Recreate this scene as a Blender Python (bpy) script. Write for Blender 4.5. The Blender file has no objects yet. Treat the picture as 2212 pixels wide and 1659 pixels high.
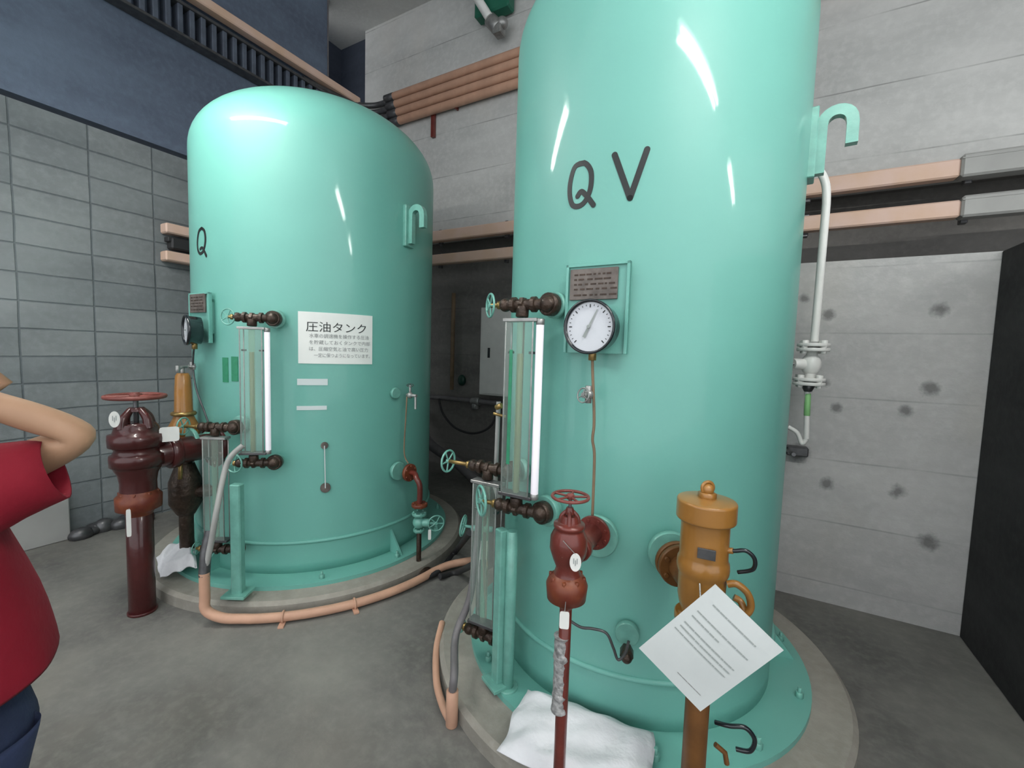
import bpy, bmesh, math, random
from mathutils import Vector, Matrix
V = Vector
random.seed(7)
sc = bpy.context.scene
col = sc.collection

# ------------------------------------------------------------------ camera
F, YAW, PITCH, ROLL, EYE = 933.3, math.radians(28.92), math.radians(4.2), math.radians(1.75), 1.55
fw = V((-math.sin(YAW)*math.cos(PITCH), math.cos(YAW)*math.cos(PITCH), -math.sin(PITCH)))
rt0 = V((math.cos(YAW), math.sin(YAW), 0)); up0 = rt0.cross(fw)
rt = rt0*math.cos(ROLL) + up0*math.sin(ROLL); up = -rt0*math.sin(ROLL) + up0*math.cos(ROLL)
CAM = V((0, 0, EYE))
cd = bpy.data.cameras.new('camera'); cam = bpy.data.objects.new('camera', cd); col.objects.link(cam)
cd.sensor_fit = 'HORIZONTAL'; cd.sensor_width = 36; cd.lens = 36*F/2212; cd.clip_start = .02; cd.clip_end = 100
m = Matrix((rt, up, -fw)).transposed().to_4x4(); m.translation = CAM
cam.matrix_world = m
sc.camera = cam

# ------------------------------------------------------------------ world, exposure
w = bpy.data.worlds.new('world'); sc.world = w; w.use_nodes = True
w.node_tree.nodes['Background'].inputs[0].default_value = (.93, .97, 1.0, 1)
w.node_tree.nodes['Background'].inputs[1].default_value = .80
sc.view_settings.view_transform = 'Standard'; sc.view_settings.look = 'None'
sc.view_settings.exposure = 1.0; sc.view_settings.gamma = 1; sc.view_settings.use_curve_mapping = False
LAMP = 52.0

# ------------------------------------------------------------------ sight lines used to read real positions off the survey photo
def ray(x, y): return fw + rt*((x-1106)/F) - up*((y-829.5)/F)
def hz(x, y, z=0.): d = ray(x, y); return CAM + d*((z-EYE)/d.z)
def hy(x, y, Y): d = ray(x, y); return CAM + d*(Y/d.y)
def hx(x, y, X): d = ray(x, y); return CAM + d*(X/d.x)
def hr(x, y, r): d = ray(x, y); return CAM + d*(r/math.hypot(d.x, d.y))
def hc(x, y, c, R):
    d = ray(x, y); a = d.x**2+d.y**2; b = -2*(d.x*c[0]+d.y*c[1]); k = c[0]**2+c[1]**2-R*R
    D = b*b-4*a*k
    t = (-b-math.sqrt(D))/2/a if D > 0 else -b/2/a
    return CAM + d*t

# ------------------------------------------------------------------ materials
def mat(name, c, rough=.5, metal=0, coat=0, var=.0, vs=6, bump=0, bs=40, c2=None, trans=0, ior=1.45, emit=None, es=1, alpha=1):
    m = bpy.data.materials.new(name); m.use_nodes = True
    nt = m.node_tree; b = nt.nodes['Principled BSDF']; L = nt.links
    b.inputs['Base Color'].default_value = (*c, 1); b.inputs['Roughness'].default_value = rough
    b.inputs['Metallic'].default_value = metal; b.inputs['Coat Weight'].default_value = coat
    b.inputs['Coat Roughness'].default_value = .06
    b.inputs['Transmission Weight'].default_value = trans; b.inputs['IOR'].default_value = ior
    b.inputs['Alpha'].default_value = alpha
    if emit: b.inputs['Emission Color'].default_value = (*emit, 1); b.inputs['Emission Strength'].default_value = es
    if var or bump:
        tc = nt.nodes.new('ShaderNodeTexCoord')
    if var:
        n = nt.nodes.new('ShaderNodeTexNoise'); n.inputs['Scale'].default_value = vs; n.inputs['Detail'].default_value = 6
        L.new(tc.outputs['Object'], n.inputs['Vector'])
        r = nt.nodes.new('ShaderNodeValToRGB'); c2 = c2 or tuple(v*(1-var) for v in c)
        r.color_ramp.elements[0].position = .35; r.color_ramp.elements[1].position = .65
        r.color_ramp.elements[0].color = (*c2, 1); r.color_ramp.elements[1].color = (*c, 1)
        L.new(n.outputs['Fac'], r.inputs['Fac']); L.new(r.outputs['Color'], b.inputs['Base Color'])
    if bump:
        n2 = nt.nodes.new('ShaderNodeTexNoise'); n2.inputs['Scale'].default_value = bs; n2.inputs['Detail'].default_value = 4
        L.new(tc.outputs['Object'], n2.inputs['Vector'])
        bp = nt.nodes.new('ShaderNodeBump'); bp.inputs['Strength'].default_value = bump; bp.inputs['Distance'].default_value = .01
        L.new(n2.outputs['Fac'], bp.inputs['Height']); L.new(bp.outputs['Normal'], b.inputs['Normal'])
    return m

def concrete(name, base, dark, axes='xz', lines=None, spots=(), warm=None, brick=False, bump=.25):
    """board-marked concrete: large blotches, fine grain, pour lines, dark tie holes; or blockwork"""
    m = bpy.data.materials.new(name); m.use_nodes = True
    nt = m.node_tree; N = nt.nodes; L = nt.links; b = N['Principled BSDF']
    b.inputs['Roughness'].default_value = .85; b.inputs['Specular IOR Level'].default_value = .25
    tc = N.new('ShaderNodeTexCoord'); sep = N.new('ShaderNodeSeparateXYZ'); L.new(tc.outputs['Object'], sep.inputs[0])
    def noise(scale, detail=6, vec=None, rough=.6):
        n = N.new('ShaderNodeTexNoise'); n.inputs['Scale'].default_value = scale; n.inputs['Detail'].default_value = detail
        n.inputs['Roughness'].default_value = rough
        L.new(vec or tc.outputs['Object'], n.inputs['Vector']); return n.outputs['Fac']
    def math_(op, a, c=None, clamp=False):
        n = N.new('ShaderNodeMath'); n.operation = op; n.use_clamp = clamp
        for i, v in enumerate((a, c)):
            if v is None: continue
            if isinstance(v, (int, float)): n.inputs[i].default_value = v
            else: L.new(v, n.inputs[i])
        return n.outputs[0]
    def mix(fac, c1, c2):
        n = N.new('ShaderNodeMix'); n.data_type = 'RGBA'
        if isinstance(fac, float): n.inputs['Factor'].default_value = fac
        else: L.new(fac, n.inputs['Factor'])
        for s, v in (('A', c1), ('B', c2)):
            i = [k for k in n.inputs if k.name == s and k.type == 'RGBA'][0]
            if isinstance(v, tuple): i.default_value = (*v, 1)
            else: L.new(v, i)
        return [k for k in n.outputs if k.type == 'RGBA'][0]
    mp = N.new('ShaderNodeMapping'); L.new(tc.outputs['Object'], mp.inputs['Vector'])
    mp.inputs['Scale'].default_value = (.5, .5, 1.6) if axes != 'xy' else (1, 1, 1)
    big = noise(1.3, 7, mp.outputs[0])
    f1 = math_('MULTIPLY', math_('SUBTRACT', big, .35), 3.0, True)
    c = mix(f1, dark, base)
    fine = noise(22, 5)
    c = mix(math_('MULTIPLY', math_('SUBTRACT', fine, .45), 1.4, True), c, tuple(v*1.12 for v in base))
    if warm:
        wn = noise(.8, 3)
        c = mix(math_('MULTIPLY', math_('SUBTRACT', wn, .52), 2.5, True), c, warm)
    h = fine
    if lines:
        z = sep.outputs['Z']; step, off, dk = lines
        wob = math_('MULTIPLY', math_('SUBTRACT', noise(1.0, 3), .5), .02)
        zz = math_('ADD', math_('DIVIDE', math_('ADD', math_('ADD', z, wob), off), step), 50)
        fr = math_('FRACT', zz)
        d = math_('ABSOLUTE', math_('SUBTRACT', fr, .5))
        ln = math_('SUBTRACT', 1.0, math_('MULTIPLY', d, step/.007), True)
        ln = math_('MULTIPLY', ln, math_('MULTIPLY', math_('SUBTRACT', noise(2.1, 4), .36), 3.5, True), True)
        # each pour / board is a little different in tone
        fl = math_('FLOOR', math_('SUBTRACT', zz, .5)); wn2 = N.new('ShaderNodeTexWhiteNoise'); wn2.noise_dimensions = '1D'
        L.new(fl, wn2.inputs['W'])
        c = mix(math_('MULTIPLY', wn2.outputs['Value'], .28), c, tuple(v*.72 for v in base))
        c = mix(math_('MULTIPLY', ln, dk), c, tuple(v*.3 for v in base))
    for (sx, sz, rr) in spots:
        dx = math_('SUBTRACT', sep.outputs['X'], sx); dz = math_('SUBTRACT', sep.outputs['Z'], sz)
        wobb = math_('MULTIPLY', math_('SUBTRACT', noise(30, 2), .5), rr*1.0)
        dd = math_('ADD', math_('SQRT', math_('ADD', math_('MULTIPLY', dx, dx), math_('MULTIPLY', dz, dz))), wobb)
        s = math_('MULTIPLY', math_('SUBTRACT', 1.0, math_('DIVIDE', dd, rr), True), 1.5, True)
        c = mix(math_('MULTIPLY', s, .75), c, tuple(v*.22 for v in base))
    if brick:
        cb = N.new('ShaderNodeCombineXYZ')
        L.new(math_('SUBTRACT', sep.outputs['Y'], 1.017-.41*20), cb.inputs[0]); L.new(math_('SUBTRACT', sep.outputs['Z'], .02-.2*10), cb.inputs[1])
        # slightly uneven courses
        wob = N.new('ShaderNodeVectorMath'); wob.operation = 'ADD'
        nz = N.new('ShaderNodeTexNoise'); nz.inputs['Scale'].default_value = 3; L.new(tc.outputs['Object'], nz.inputs['Vector'])
        sc_ = N.new('ShaderNodeVectorMath'); sc_.operation = 'SCALE'; sc_.inputs['Scale'].default_value = .016; L.new(nz.outputs['Color'], sc_.inputs[0])
        L.new(cb.outputs[0], wob.inputs[0]); L.new(sc_.outputs[0], wob.inputs[1])
        br = N.new('ShaderNodeTexBrick'); br.offset = 0; br.squash = 1
        br.inputs['Scale'].default_value = 1; br.inputs['Brick Width'].default_value = .41; br.inputs['Row Height'].default_value = .2
        br.inputs['Mortar Size'].default_value = .0075; br.inputs['Mortar Smooth'].default_value = .6
        br.inputs['Color1'].default_value = (1, 1, 1, 1); br.inputs['Color2'].default_value = (.80, .82, .83, 1); br.inputs['Mortar'].default_value = (.55, .58, .60, 1)
        L.new(wob.outputs[0], br.inputs['Vector'])
        mu = N.new('ShaderNodeMix'); mu.data_type = 'RGBA'; mu.blend_type = 'MULTIPLY'; mu.inputs['Factor'].default_value = 1
        ia = [k for k in mu.inputs if k.type == 'RGBA']; L.new(c, ia[0]); L.new(br.outputs['Color'], ia[1])
        c = [k for k in mu.outputs if k.type == 'RGBA'][0]
        h = math_('ADD', math_('MULTIPLY', fine, .3), math_('MULTIPLY', math_('SUBTRACT', 1.0, br.outputs['Fac']), 1.0))
    bp = N.new('ShaderNodeBump'); bp.inputs['Strength'].default_value = bump; bp.inputs['Distance'].default_value = .012
    L.new(h, bp.inputs['Height']); L.new(bp.outputs['Normal'], b.inputs['Normal'])
    L.new(c, b.inputs['Base Color'])
    return m

GREEN = mat('mint_enamel', (0.155, 0.43, 0.365), .48, coat=.32, var=.06, vs=1.2)
GREEN2 = mat('mint_enamel_fittings', (0.17, 0.43, 0.36), .3, coat=.4, var=.2, vs=20, bump=.1)
BROWN = mat('oily_bronze', (0.065, 0.042, 0.03), .38, metal=.35, var=.5, vs=30, bump=.5, bs=50)
BRASS = mat('brass', (.40, .27, .10), .32, metal=.7, var=.4, vs=30)
STEEL = mat('galvanised_steel', (0.36, 0.36, 0.35), .38, metal=.6, var=.25, vs=25, bump=.1)
DSTEEL = mat('dark_steel', (.11, .11, .115), .35, metal=.5, var=.3, vs=20)
BLACK = mat('black_enamel', (.012, .016, .02), .2, coat=.5)
RUBBER = mat('black_rubber', (.03, .03, .032), .6)
WHITE = mat('white_enamel', (.78, .78, .75), .35, var=.08, vs=8)
DIAL = mat('dial_white', (0.62, 0.64, 0.68), .35)
MAROON = mat('maroon_enamel', (0.065, 0.01, 0.01), .32, coat=.35, var=.25, vs=9, bump=.15, bs=25)
OXIDE = mat('red_oxide_enamel', (0.15, 0.028, 0.02), .34, coat=.3, var=.3, vs=12, bump=.15, bs=30)
FADEDR = mat('faded_red_enamel', (0.21, 0.055, 0.045), .42, var=.3, vs=14)
FLANGE = mat('orange_red_primer', (0.19, 0.05, 0.018), .4, var=.4, vs=14, c2=(.12, .022, .012))
ORANGE = mat('ochre_enamel', (0.33, 0.15, 0.032), .3, coat=.4, var=.15, vs=7)
ORANGED = mat('brown_ochre', (0.17, 0.07, 0.018), .45, var=.35, vs=10)
SALMON = mat('salmon_conduit_paint', (0.62, 0.36, 0.25), .5, var=.15, vs=8)
SALMON2 = mat('faded_salmon_duct', (0.7, 0.5, 0.42), .6, var=.2, vs=5, c2=(.66, .45, .33))
TAN = mat('tan_conduit', (0.24, 0.165, 0.1), .6, var=.3, vs=9)
INK = mat('black_marker_paint', (.015, .018, .018), .45)
PAPER = mat('sign_card', (0.8, 0.81, 0.78), .55, var=.05, vs=6)
SHEET = mat('laminated_sheet', (0.55, 0.58, 0.575), .3, var=.05, vs=5)
PRINT = mat('grey_print', (.22, .23, .23), .6)
PRINTG = mat('faded_print', (.30, .33, .32), .6)
PLATE = mat('worn_name_plate', (0.17, 0.145, 0.13), .5, metal=.25, var=.45, vs=24)
TAPE = mat('white_tape', (0.6, 0.66, 0.66), .5)
STICK = mat('green_sticker', (0.03, 0.25, 0.13), .5, var=.2, vs=30)
LAMPW = mat('white_diffuser', (.88, .85, .90), .35, emit=(.95, .90, 1), es=.14)
GLASS = mat('gauge_glass', (.75, .86, .72), .05, trans=.9, ior=1.15)
GUARD = mat('clear_guard', (0.45, 0.56, 0.5), .1, alpha=.13)
OIL = mat('pale_oil', (0.26, 0.31, 0.15), .1, coat=.3)
CLOTH = mat('white_absorbent_cloth', (.80, .80, .83), .9, var=.12, vs=7, bump=.5, bs=30)
DUCT = mat('grey_hose', (0.16, 0.15, 0.155), .45, var=.2, vs=15)
PALEG = mat('light_grey_steel', (0.36, 0.36, 0.345), .5, var=.1, vs=6)
SHIRT = mat('red_cotton', (0.22, 0.001, 0.014), .85, var=.2, vs=3, bump=.15, bs=60)
JEANS = mat('navy_denim', (0.022, 0.034, 0.085), .9, var=.4, vs=5, bump=.2, bs=90)
SKIN = mat('skin', (0.4, 0.235, 0.145), .5, var=.06, vs=6)
HAIR = mat('dark_hair', (.02, .014, .01), .45)
SHOE = mat('dark_shoe', (.03, .03, .035), .6)
PLINTH = concrete('plinth_concrete', (0.36, 0.34, 0.3), (0.24, 0.225, 0.195), 'xy', bump=.3)
CFLOOR = concrete('floor_concrete', (0.225, 0.22, 0.2), (0.105, 0.105, 0.098), 'xy', warm=(.19, .172, .145), bump=.15)
CUP = concrete('wall_concrete_upper', (0.59, 0.585, 0.57), (0.41, 0.41, 0.40), lines=(.50, .18, .85), warm=(.60, .56, .51))
sp = [(p.x, p.z, r) for p, r in ((hy(1789, 680, 3.35), .045), (hy(2028, 668, 3.35), .05), (hy(1806, 880, 3.35), .04), (hy(1956, 888, 3.35), .045),
      (hy(2010, 838, 3.35), .055), (hy(1738, 645, 3.35), .035), (hy(1787, 1045, 3.35), .05), (hy(1726, 980, 3.35), .075), (hy(2005, 1172, 3.35), .06), (hy(1940, 1062, 3.35), .05), (hy(1783, 827, 3.35), .03))]
CLOW = concrete('wall_concrete_lower', (.56, .555, .545), (.38, .38, .375), lines=(.40, .07, .6), spots=sp, warm=(.50, .47, .41))
CDARK = concrete('wall_concrete_dark', (0.24, 0.228, 0.215), (0.13, 0.124, 0.118), lines=(.6, 0, .5))  # darker concrete tone, used below the beam
CRECESS = concrete('wall_concrete_recess_shade', (.055, .065, .09), (.035, .042, .06), 'yz')  # shade of the corner recess is put into this colour
CBEAM = concrete('wall_concrete_beam_shade', (0.145, 0.185, 0.25), (0.09, 0.11, 0.155), 'yz')  # dim, unlit look of the upper left wall put into the colour
CBLOCK = concrete('wall_blockwork', (0.27, 0.29, 0.295), (0.17, 0.185, 0.19), 'yz', brick=True, bump=.55)
CRIGHT = concrete('wall_concrete_right_shade', (0.05, 0.05, 0.05), (0.02, 0.02, 0.021), 'yz')  # unlit darkness of the right side wall, put into the colour

# ------------------------------------------------------------------ mesh builder
origin = {}
def basis(axis):
    a = V(axis).normalized(); u = a.cross(V((0, 0, 1)))
    if u.length < 1e-3: u = V((1, 0, 0))
    u.normalize(); return u, a.cross(u).normalized(), a
class MB:
    def __init__(s): s.v = []; s.f = []; s.sm = []
    def add(s, vs, fs, smooth=False):
        o = len(s.v); s.v += [V(p) for p in vs]
        s.f += [[i+o for i in f] for f in fs]; s.sm += [smooth]*len(fs); return s
    def box(s, c, size, R=None, bev=.12):
        hx_, hy_, hz_ = [k/2 for k in size]; b = min(hx_, hy_, hz_)*bev*2
        bm = bmesh.new(); bmesh.ops.create_cube(bm, size=1)
        for v in bm.verts: v.co = V((v.co.x*size[0], v.co.y*size[1], v.co.z*size[2]))
        if b > 0: bmesh.ops.bevel(bm, geom=bm.edges[:], offset=b, segments=1, affect='EDGES')
        bm.verts.index_update()
        vs = [((R @ v.co) if R else v.co) + V(c) for v in bm.verts]
        fs = [[v.index for v in f.verts] for f in bm.faces]; bm.free()
        return s.add(vs, fs)
    def lathe(s, o, axis, prof, seg=32, smooth=True, close=True):
        u, w_, a = basis(axis); o = V(o); n = len(prof); vs = []; fs = []
        for k in range(seg):
            t = 2*math.pi*k/seg; d = u*math.cos(t) + w_*math.sin(t)
            for r, h in prof: vs.append(o + a*h + d*r)
        for k in range(seg):
            k2 = (k+1) % seg
            for i in range(n-1): fs.append([k*n+i, k2*n+i, k2*n+i+1, k*n+i+1])
        s.add(vs, fs, smooth)
        if close:
            for i in (0, n-1):
                if prof[i][0] > 1e-4: s.add([vs[k*n+i] for k in range(seg)], [list(range(seg)) if i else list(range(seg))[::-1]], False)
        return s
    def cyl(s, a, b, r, r2=None, seg=20):
        a = V(a); b = V(b); L = (b-a).length; r2 = r if r2 is None else r2
        e = min(r, r2, L)*.12
        return s.lathe(a, b-a, [(r-e, 0), (r, e), (r2, L-e), (r2-e, L)], seg)
    def tube(s, path, r, seg=12, caps=True):
        P = [V(p) for p in path]; n = len(P); rr = r if isinstance(r, (list, tuple)) else [r]*n
        T = [(P[min(i+1, n-1)]-P[max(i-1, 0)]).normalized() for i in range(n)]
        u, _, _ = basis(T[0]); vs = []; fs = []
        for i in range(n):
            u = (u - T[i]*u.dot(T[i])).normalized(); w_ = T[i].cross(u)
            for k in range(seg):
                t = 2*math.pi*k/seg; vs.append(P[i] + (u*math.cos(t)+w_*math.sin(t))*rr[i])
        for i in range(n-1):
            for k in range(seg): k2 = (k+1) % seg; fs.append([i*seg+k, i*seg+k2, (i+1)*seg+k2, (i+1)*seg+k])
        s.add(vs, fs, True)
        if caps: s.add(vs[:seg], [list(range(seg))[::-1]]); s.add(vs[-seg:], [list(range(seg))])
        return s
    def torus(s, c, axis, R, r, seg=32, ts=8, scale=None):
        u, w_, a = basis(axis); c = V(c); vs = []; fs = []
        for k in range(seg):
            t = 2*math.pi*k/seg; d = u*math.cos(t) + w_*math.sin(t)
            for j in range(ts):
                q = 2*math.pi*j/ts; vs.append(c + d*(R+r*math.cos(q)) + a*(r*math.sin(q)))
        for k in range(seg):
            for j in range(ts): fs.append([k*ts+j, ((k+1) % seg)*ts+j, ((k+1) % seg)*ts+(j+1) % ts, k*ts+(j+1) % ts])
        return s.add(vs, fs, True)
    def ball(s, c, r, seg=18, sq=(1, 1, 1)):
        prof = [(r*math.sin(math.pi*i/12), -r*math.cos(math.pi*i/12)) for i in range(13)]
        o = len(s.v); s.lathe((0, 0, 0), (0, 0, 1), prof, seg)
        for i in range(o, len(s.v)): p = s.v[i]; s.v[i] = V((p.x*sq[0], p.y*sq[1], p.z*sq[2])) + V(c)
        return s
    def wheel(s, c, axis, R, r=None, spokes=4, hub=.2, dish=0):
        r = r or R*.09; u, w_, a = basis(axis); c = V(c); s.torus(c, axis, R-r, r, 36, 8)
        s.cyl(c - a*(r*1.5+dish), c + a*(r*1.5), R*hub)
        for k in range(spokes):
            t = 2*math.pi*k/spokes+.5; d = u*math.cos(t)+w_*math.sin(t); s.tube([c-a*dish, c+d*(R-r)], r*.75, 8)
        return s
    def flange(s, c, axis, R, t, bolts=6, br=None):
        u, w_, a = basis(axis); c = V(c); s.cyl(c-a*t/2, c+a*t/2, R, seg=32)
        br = br or R*.12
        for k in range(bolts):
            q = 2*math.pi*(k+.5)/bolts; d = u*math.cos(q)+w_*math.sin(q)
            s.cyl(c+d*R*.78-a*(t/2+br*.9), c+d*R*.78+a*(t/2+br*.9), br, seg=6)
        return s
    def build(s, name, m_, parent=None, loc=None, **tags):
        me = bpy.data.meshes.new(name)
        o = V(origin[parent.name]) if parent else V(loc or (0, 0, 0))
        me.from_pydata([tuple(p-o) for p in s.v], [], s.f)
        me.polygons.foreach_set('use_smooth', s.sm); me.materials.append(m_)
        bm = bmesh.new(); bm.from_mesh(me); bmesh.ops.recalc_face_normals(bm, faces=bm.faces[:]); bm.to_mesh(me); bm.free()
        me.update()
        ob = bpy.data.objects.new(name, me); col.objects.link(ob)
        if parent: ob.parent = parent
        else: ob.location = o
        origin[ob.name] = tuple(o)
        for k, v in tags.items(): ob[k] = v
        return ob
def thing(name, loc, label, cat, group=None):
    o = bpy.data.objects.new(name, None); col.objects.link(o); o.location = loc; o.empty_display_size = .05
    origin[o.name] = tuple(loc); o['label'] = label; o['category'] = cat
    if group: o['group'] = group
    return o
def struct(name, mb, m_): return mb.build(name, m_, kind='structure')
def arc(c, r, a0, a1, z, n=24): return [V((c[0]+r*math.cos(math.radians(a0+(a1-a0)*i/n)), c[1]+r*math.sin(math.radians(a0+(a1-a0)*i/n)), z)) for i in range(n+1)]
def smooth_path(P, n=6):
    P = [V(p) for p in P]; out = []
    for i in range(len(P)-1):
        p0, p1, p2, p3 = P[max(i-1, 0)], P[i], P[i+1], P[min(i+2, len(P)-1)]
        for k in range(n):
            t = k/n; out.append(.5*((2*p1)+(-p0+p2)*t+(2*p0-5*p1+4*p2-p3)*t*t+(-p0+3*p1-3*p2+p3)*t**3))
    return out+[P[-1]]
def Rz(a): return Matrix.Rotation(math.radians(a), 3, 'Z')

# ------------------------------------------------------------------ room
b = MB().box((1.0, 1.5, -.1), (14, 10, .2), bev=0); struct('floor', b, CFLOOR)
b = MB().box((1.0, 2.5, 5.75), (14, 8, .3), bev=0); struct('ceiling', b, CUP)
b = MB().box((-4.7, .78, 1.6), (.2, 5.6, 3.2), bev=0); struct('wall_left', b, CBLOCK)
b = MB().box((-4.7, .78, 4.42), (.2, 5.6, 2.36), bev=0); struct('trim_1', b, CBEAM)          # smooth concrete band over the blockwork
b = MB().box((-5.25, 4.6, 2.8), (.15, 2.2, 5.6), bev=0); struct('trim_2', b, CRECESS)             # recess in the corner
b = MB().box((1.6, 4.35, 4.265), (12.4, .4, 2.67), bev=0); struct('wall_back', b, CUP)
b = MB().box((-5.0, 4.45, 4.265), (.8, .4, 2.67), bev=0); struct('trim_7', b, CRECESS)           # beam wall above the trunking, and corner piece with recess shade in its colour
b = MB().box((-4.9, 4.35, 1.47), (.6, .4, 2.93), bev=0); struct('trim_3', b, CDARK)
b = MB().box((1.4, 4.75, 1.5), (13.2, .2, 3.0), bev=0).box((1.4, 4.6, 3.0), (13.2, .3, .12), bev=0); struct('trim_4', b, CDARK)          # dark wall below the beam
lowtop = hy(1726, 569, 3.35).z
b = MB().box((.35, 3.45, lowtop/2), (3.5, .2, lowtop), bev=0); struct('trim_5', b, CLOW)        # lower wall behind the right tank
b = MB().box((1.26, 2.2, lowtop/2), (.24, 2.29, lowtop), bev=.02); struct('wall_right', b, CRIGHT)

# ------------------------------------------------------------------ fluorescent lamps (in the room, above the view)
for x, lab in ((-2.68, 'twin tube fluorescent lamp nearest the blockwork wall'), (.85, 'twin tube fluorescent lamp above the camera'), (3.35, 'twin tube fluorescent lamp farthest from the blockwork wall')):
    t = thing('fluorescent_lamp', (x, .65, 3.42), lab, 'lamp', 'fluorescent lamps in a row')
    hb = MB(); prof = [(-.10, .0), (-.04, .07), (.04, .07), (.10, 0), (.095, 0), (.037, .063), (-.037, .063), (-.095, 0)]
    vs = []; n = len(prof)
    for xx in (-.64, .64): vs += [(x+xx, .65+p[0], 3.42+p[1]) for p in prof]
    hb.add(vs, [[i, (i+1) % n, n+(i+1) % n, n+i] for i in range(n)] + [[0, 1, 2, 3, 4, 5, 6, 7][::-1], list(range(8, 16))]).build('added_hood', WHITE, t)  # added unseen hood, keeps tube light off ceiling and upper walls
    for dy in (-.045, .045):
        MB().cyl((x-.6, .65+dy, 3.41), (x+.6, .65+dy, 3.41), .016, seg=16).build('tube', bpy.data.materials.get('lit_tube') or mat('lit_tube', (1, 1, 1), emit=(1, 1, .96), es=LAMP), t)
    MB().cyl((x-.4, .65, 3.48), (x-.4, .65, 5.6), .008).cyl((x+.4, .65, 3.48), (x+.4, .65, 5.6), .008).build('hanger', STEEL, t)

# ------------------------------------------------------------------ tanks
T1, R1, T2, R2 = (-3.02, 2.31), .85, (-.51, 2.27), .667
def pol(c, r, ang, z=0.): a = math.radians(ang); return V((c[0]+r*math.cos(a), c[1]+r*math.sin(a), z))
def nrm(ang): a = math.radians(ang); return V((math.cos(a), math.sin(a), 0))
def tank(c, R, z0, hh, base_r, plinth_r, label, nozzles, hook_ang, gus):
    t = thing('pressure_tank', (c[0], c[1], 0), label, 'tank')
    prof = [(R, .10+(z0-.10)*i/40) for i in range(41)] + [(R*math.cos(q)**.92, z0+hh*math.sin(q)**.95) for q in [math.pi/2*i/20 for i in range(1, 20)]] + [(.0001, z0+hh)]
    MB().lathe((c[0], c[1], 0), (0, 0, 1), [(.0001, .11)]+prof, 128, close=False).build('shell', GREEN, t)
    MB().torus((c[0], c[1], .305), (0, 0, 1), R+.002, .011, 128, 10).build('weld_ring', GREEN, t)
    MB().lathe((c[0], c[1], .075), (0, 0, 1), [(R-.05, 0), (base_r, 0), (base_r, .03), (R-.05, .032)], 96, smooth=False).build('base_flange', GREEN, t)
    for a in gus:
        k = MB(); p = pol(c, 1, a); d = nrm(a); w_ = V((-d.y, d.x, 0))*.007
        a0 = pol(c, R-.004, a, .1); a1 = pol(c, R-.004, a, .27); a2 = pol(c, base_r-.03, a, .1)
        k.add([a0-w_, a1-w_, a2-w_, a0+w_, a1+w_, a2+w_], [[0, 1, 2], [3, 5, 4], [0, 3, 4, 1], [1, 4, 5, 2], [2, 5, 3, 0]])
        k.build('gusset', GREEN, t)
    for a in range(0, 360, 30): p = pol(c, base_r-.045, a+22, .1); MB().cyl(p, p+V((0, 0, .03)), .016, seg=6).cyl(p, p+V((0, 0, .05)), .008, seg=8).build('anchor_bolt', GREEN2, t)
    for ang, z, fr, ln in nozzles:
        d = nrm(ang); a0 = pol(c, R-.02, ang, z)
        MB().cyl(a0, a0+d*(.02+ln), fr*.55, seg=24).cyl(a0, a0+d*.045, fr*.8, fr*.6, seg=28).cyl(a0+d*(ln), a0+d*(ln+.025), fr, seg=32).build('nozzle', GREEN2, t)
    # inverted J lifting hook, a flat bar on edge
    d = nrm(hook_ang); tt = V((-d.y, d.x, 0)); zt = hc(*((880, 452) if R > .8 else (1765, 250)), c, R).z; s_ = 1.0
    path = [(.035, zt-.24)] + [(.035, zt-.06)] + [(.085-.05*math.cos(q), zt-.05+.05*math.sin(q)) for q in [math.pi*i/10 for i in range(1, 10)]] + [(.137, zt-.06), (.137, zt-.14)]
    out = []; k = MB(); wd = .018
    for i, (rr, zz) in enumerate(path):
        pr = path[max(i-1, 0)]; nx = path[min(i+1, len(path)-1)]
        tx, tz = nx[0]-pr[0], nx[1]-pr[1]; L = math.hypot(tx, tz); nx_, nz_ = -tz/L, tx/L
        for sgn in (-1, 1):
            for ws in (-1, 1):
                p = V((c[0], c[1], zz+nz_*.02*sgn)) + d*(R+rr+nx_*.02*sgn) + tt*wd*ws; out.append(p)
    fs = []
    for i in range(len(path)-1):
        o = i*4; q = o+4
        fs += [[o, o+1, q+1, q], [o+1, o+3, q+3, q+1], [o+3, o+2, q+2, q+3], [o+2, o, q, q+2]]
    fs += [[0, 2, 3, 1], [len(out)-4+i for i in (0, 1, 3, 2)]]
    k.add(out, fs)
    p = pol(c, R+.008, hook_ang, zt-.12); k.box(p, (.03, .09, .28), Rz(hook_ang))
    k.build('lifting_hook', GREEN2, t)
    pl = MB().lathe((c[0], c[1], 0), (0, 0, 1), [(plinth_r, 0), (plinth_r, .06), (plinth_r-.02, .08), (.1, .08)], 96, smooth=False, close=False).build('concrete_plinth', PLINTH, None,
        label='low round concrete plinth under the ' + ('shorter domed mint green tank' if R > .8 else 'taller mint green tank marked Q V'), category='plinth')
    return t
tank1 = tank(T1, R1, 2.85, .47, 1.00, 1.13, 'shorter mint green pressure tank with full dome visible, marked Q', [(-54.3, 1.705, .055, .05), (-54.8, .845, .045, .05), (-69, 1.06, .055, .04), (-5.6, 1.243, .038, .03), (-4.1, .69, .065, .04), (-90, .92, .10, .11)], 2.3, (-6, -84, 95, 175))
tank2 = tank(T2, R2, 2.97, .38, .83, .99, 'taller mint green pressure tank cut by the top frame, marked Q V', [(-104.9, 1.74, .052, .05), (-105.2, .91, .062, .05), (-121, 1.03, .05, .03), (-87, .865, .080, .05), (-66, .845, .078, .06), (-76.6, .50, .045, .03)], -4.4, (-165, 12, 80, 150))

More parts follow.
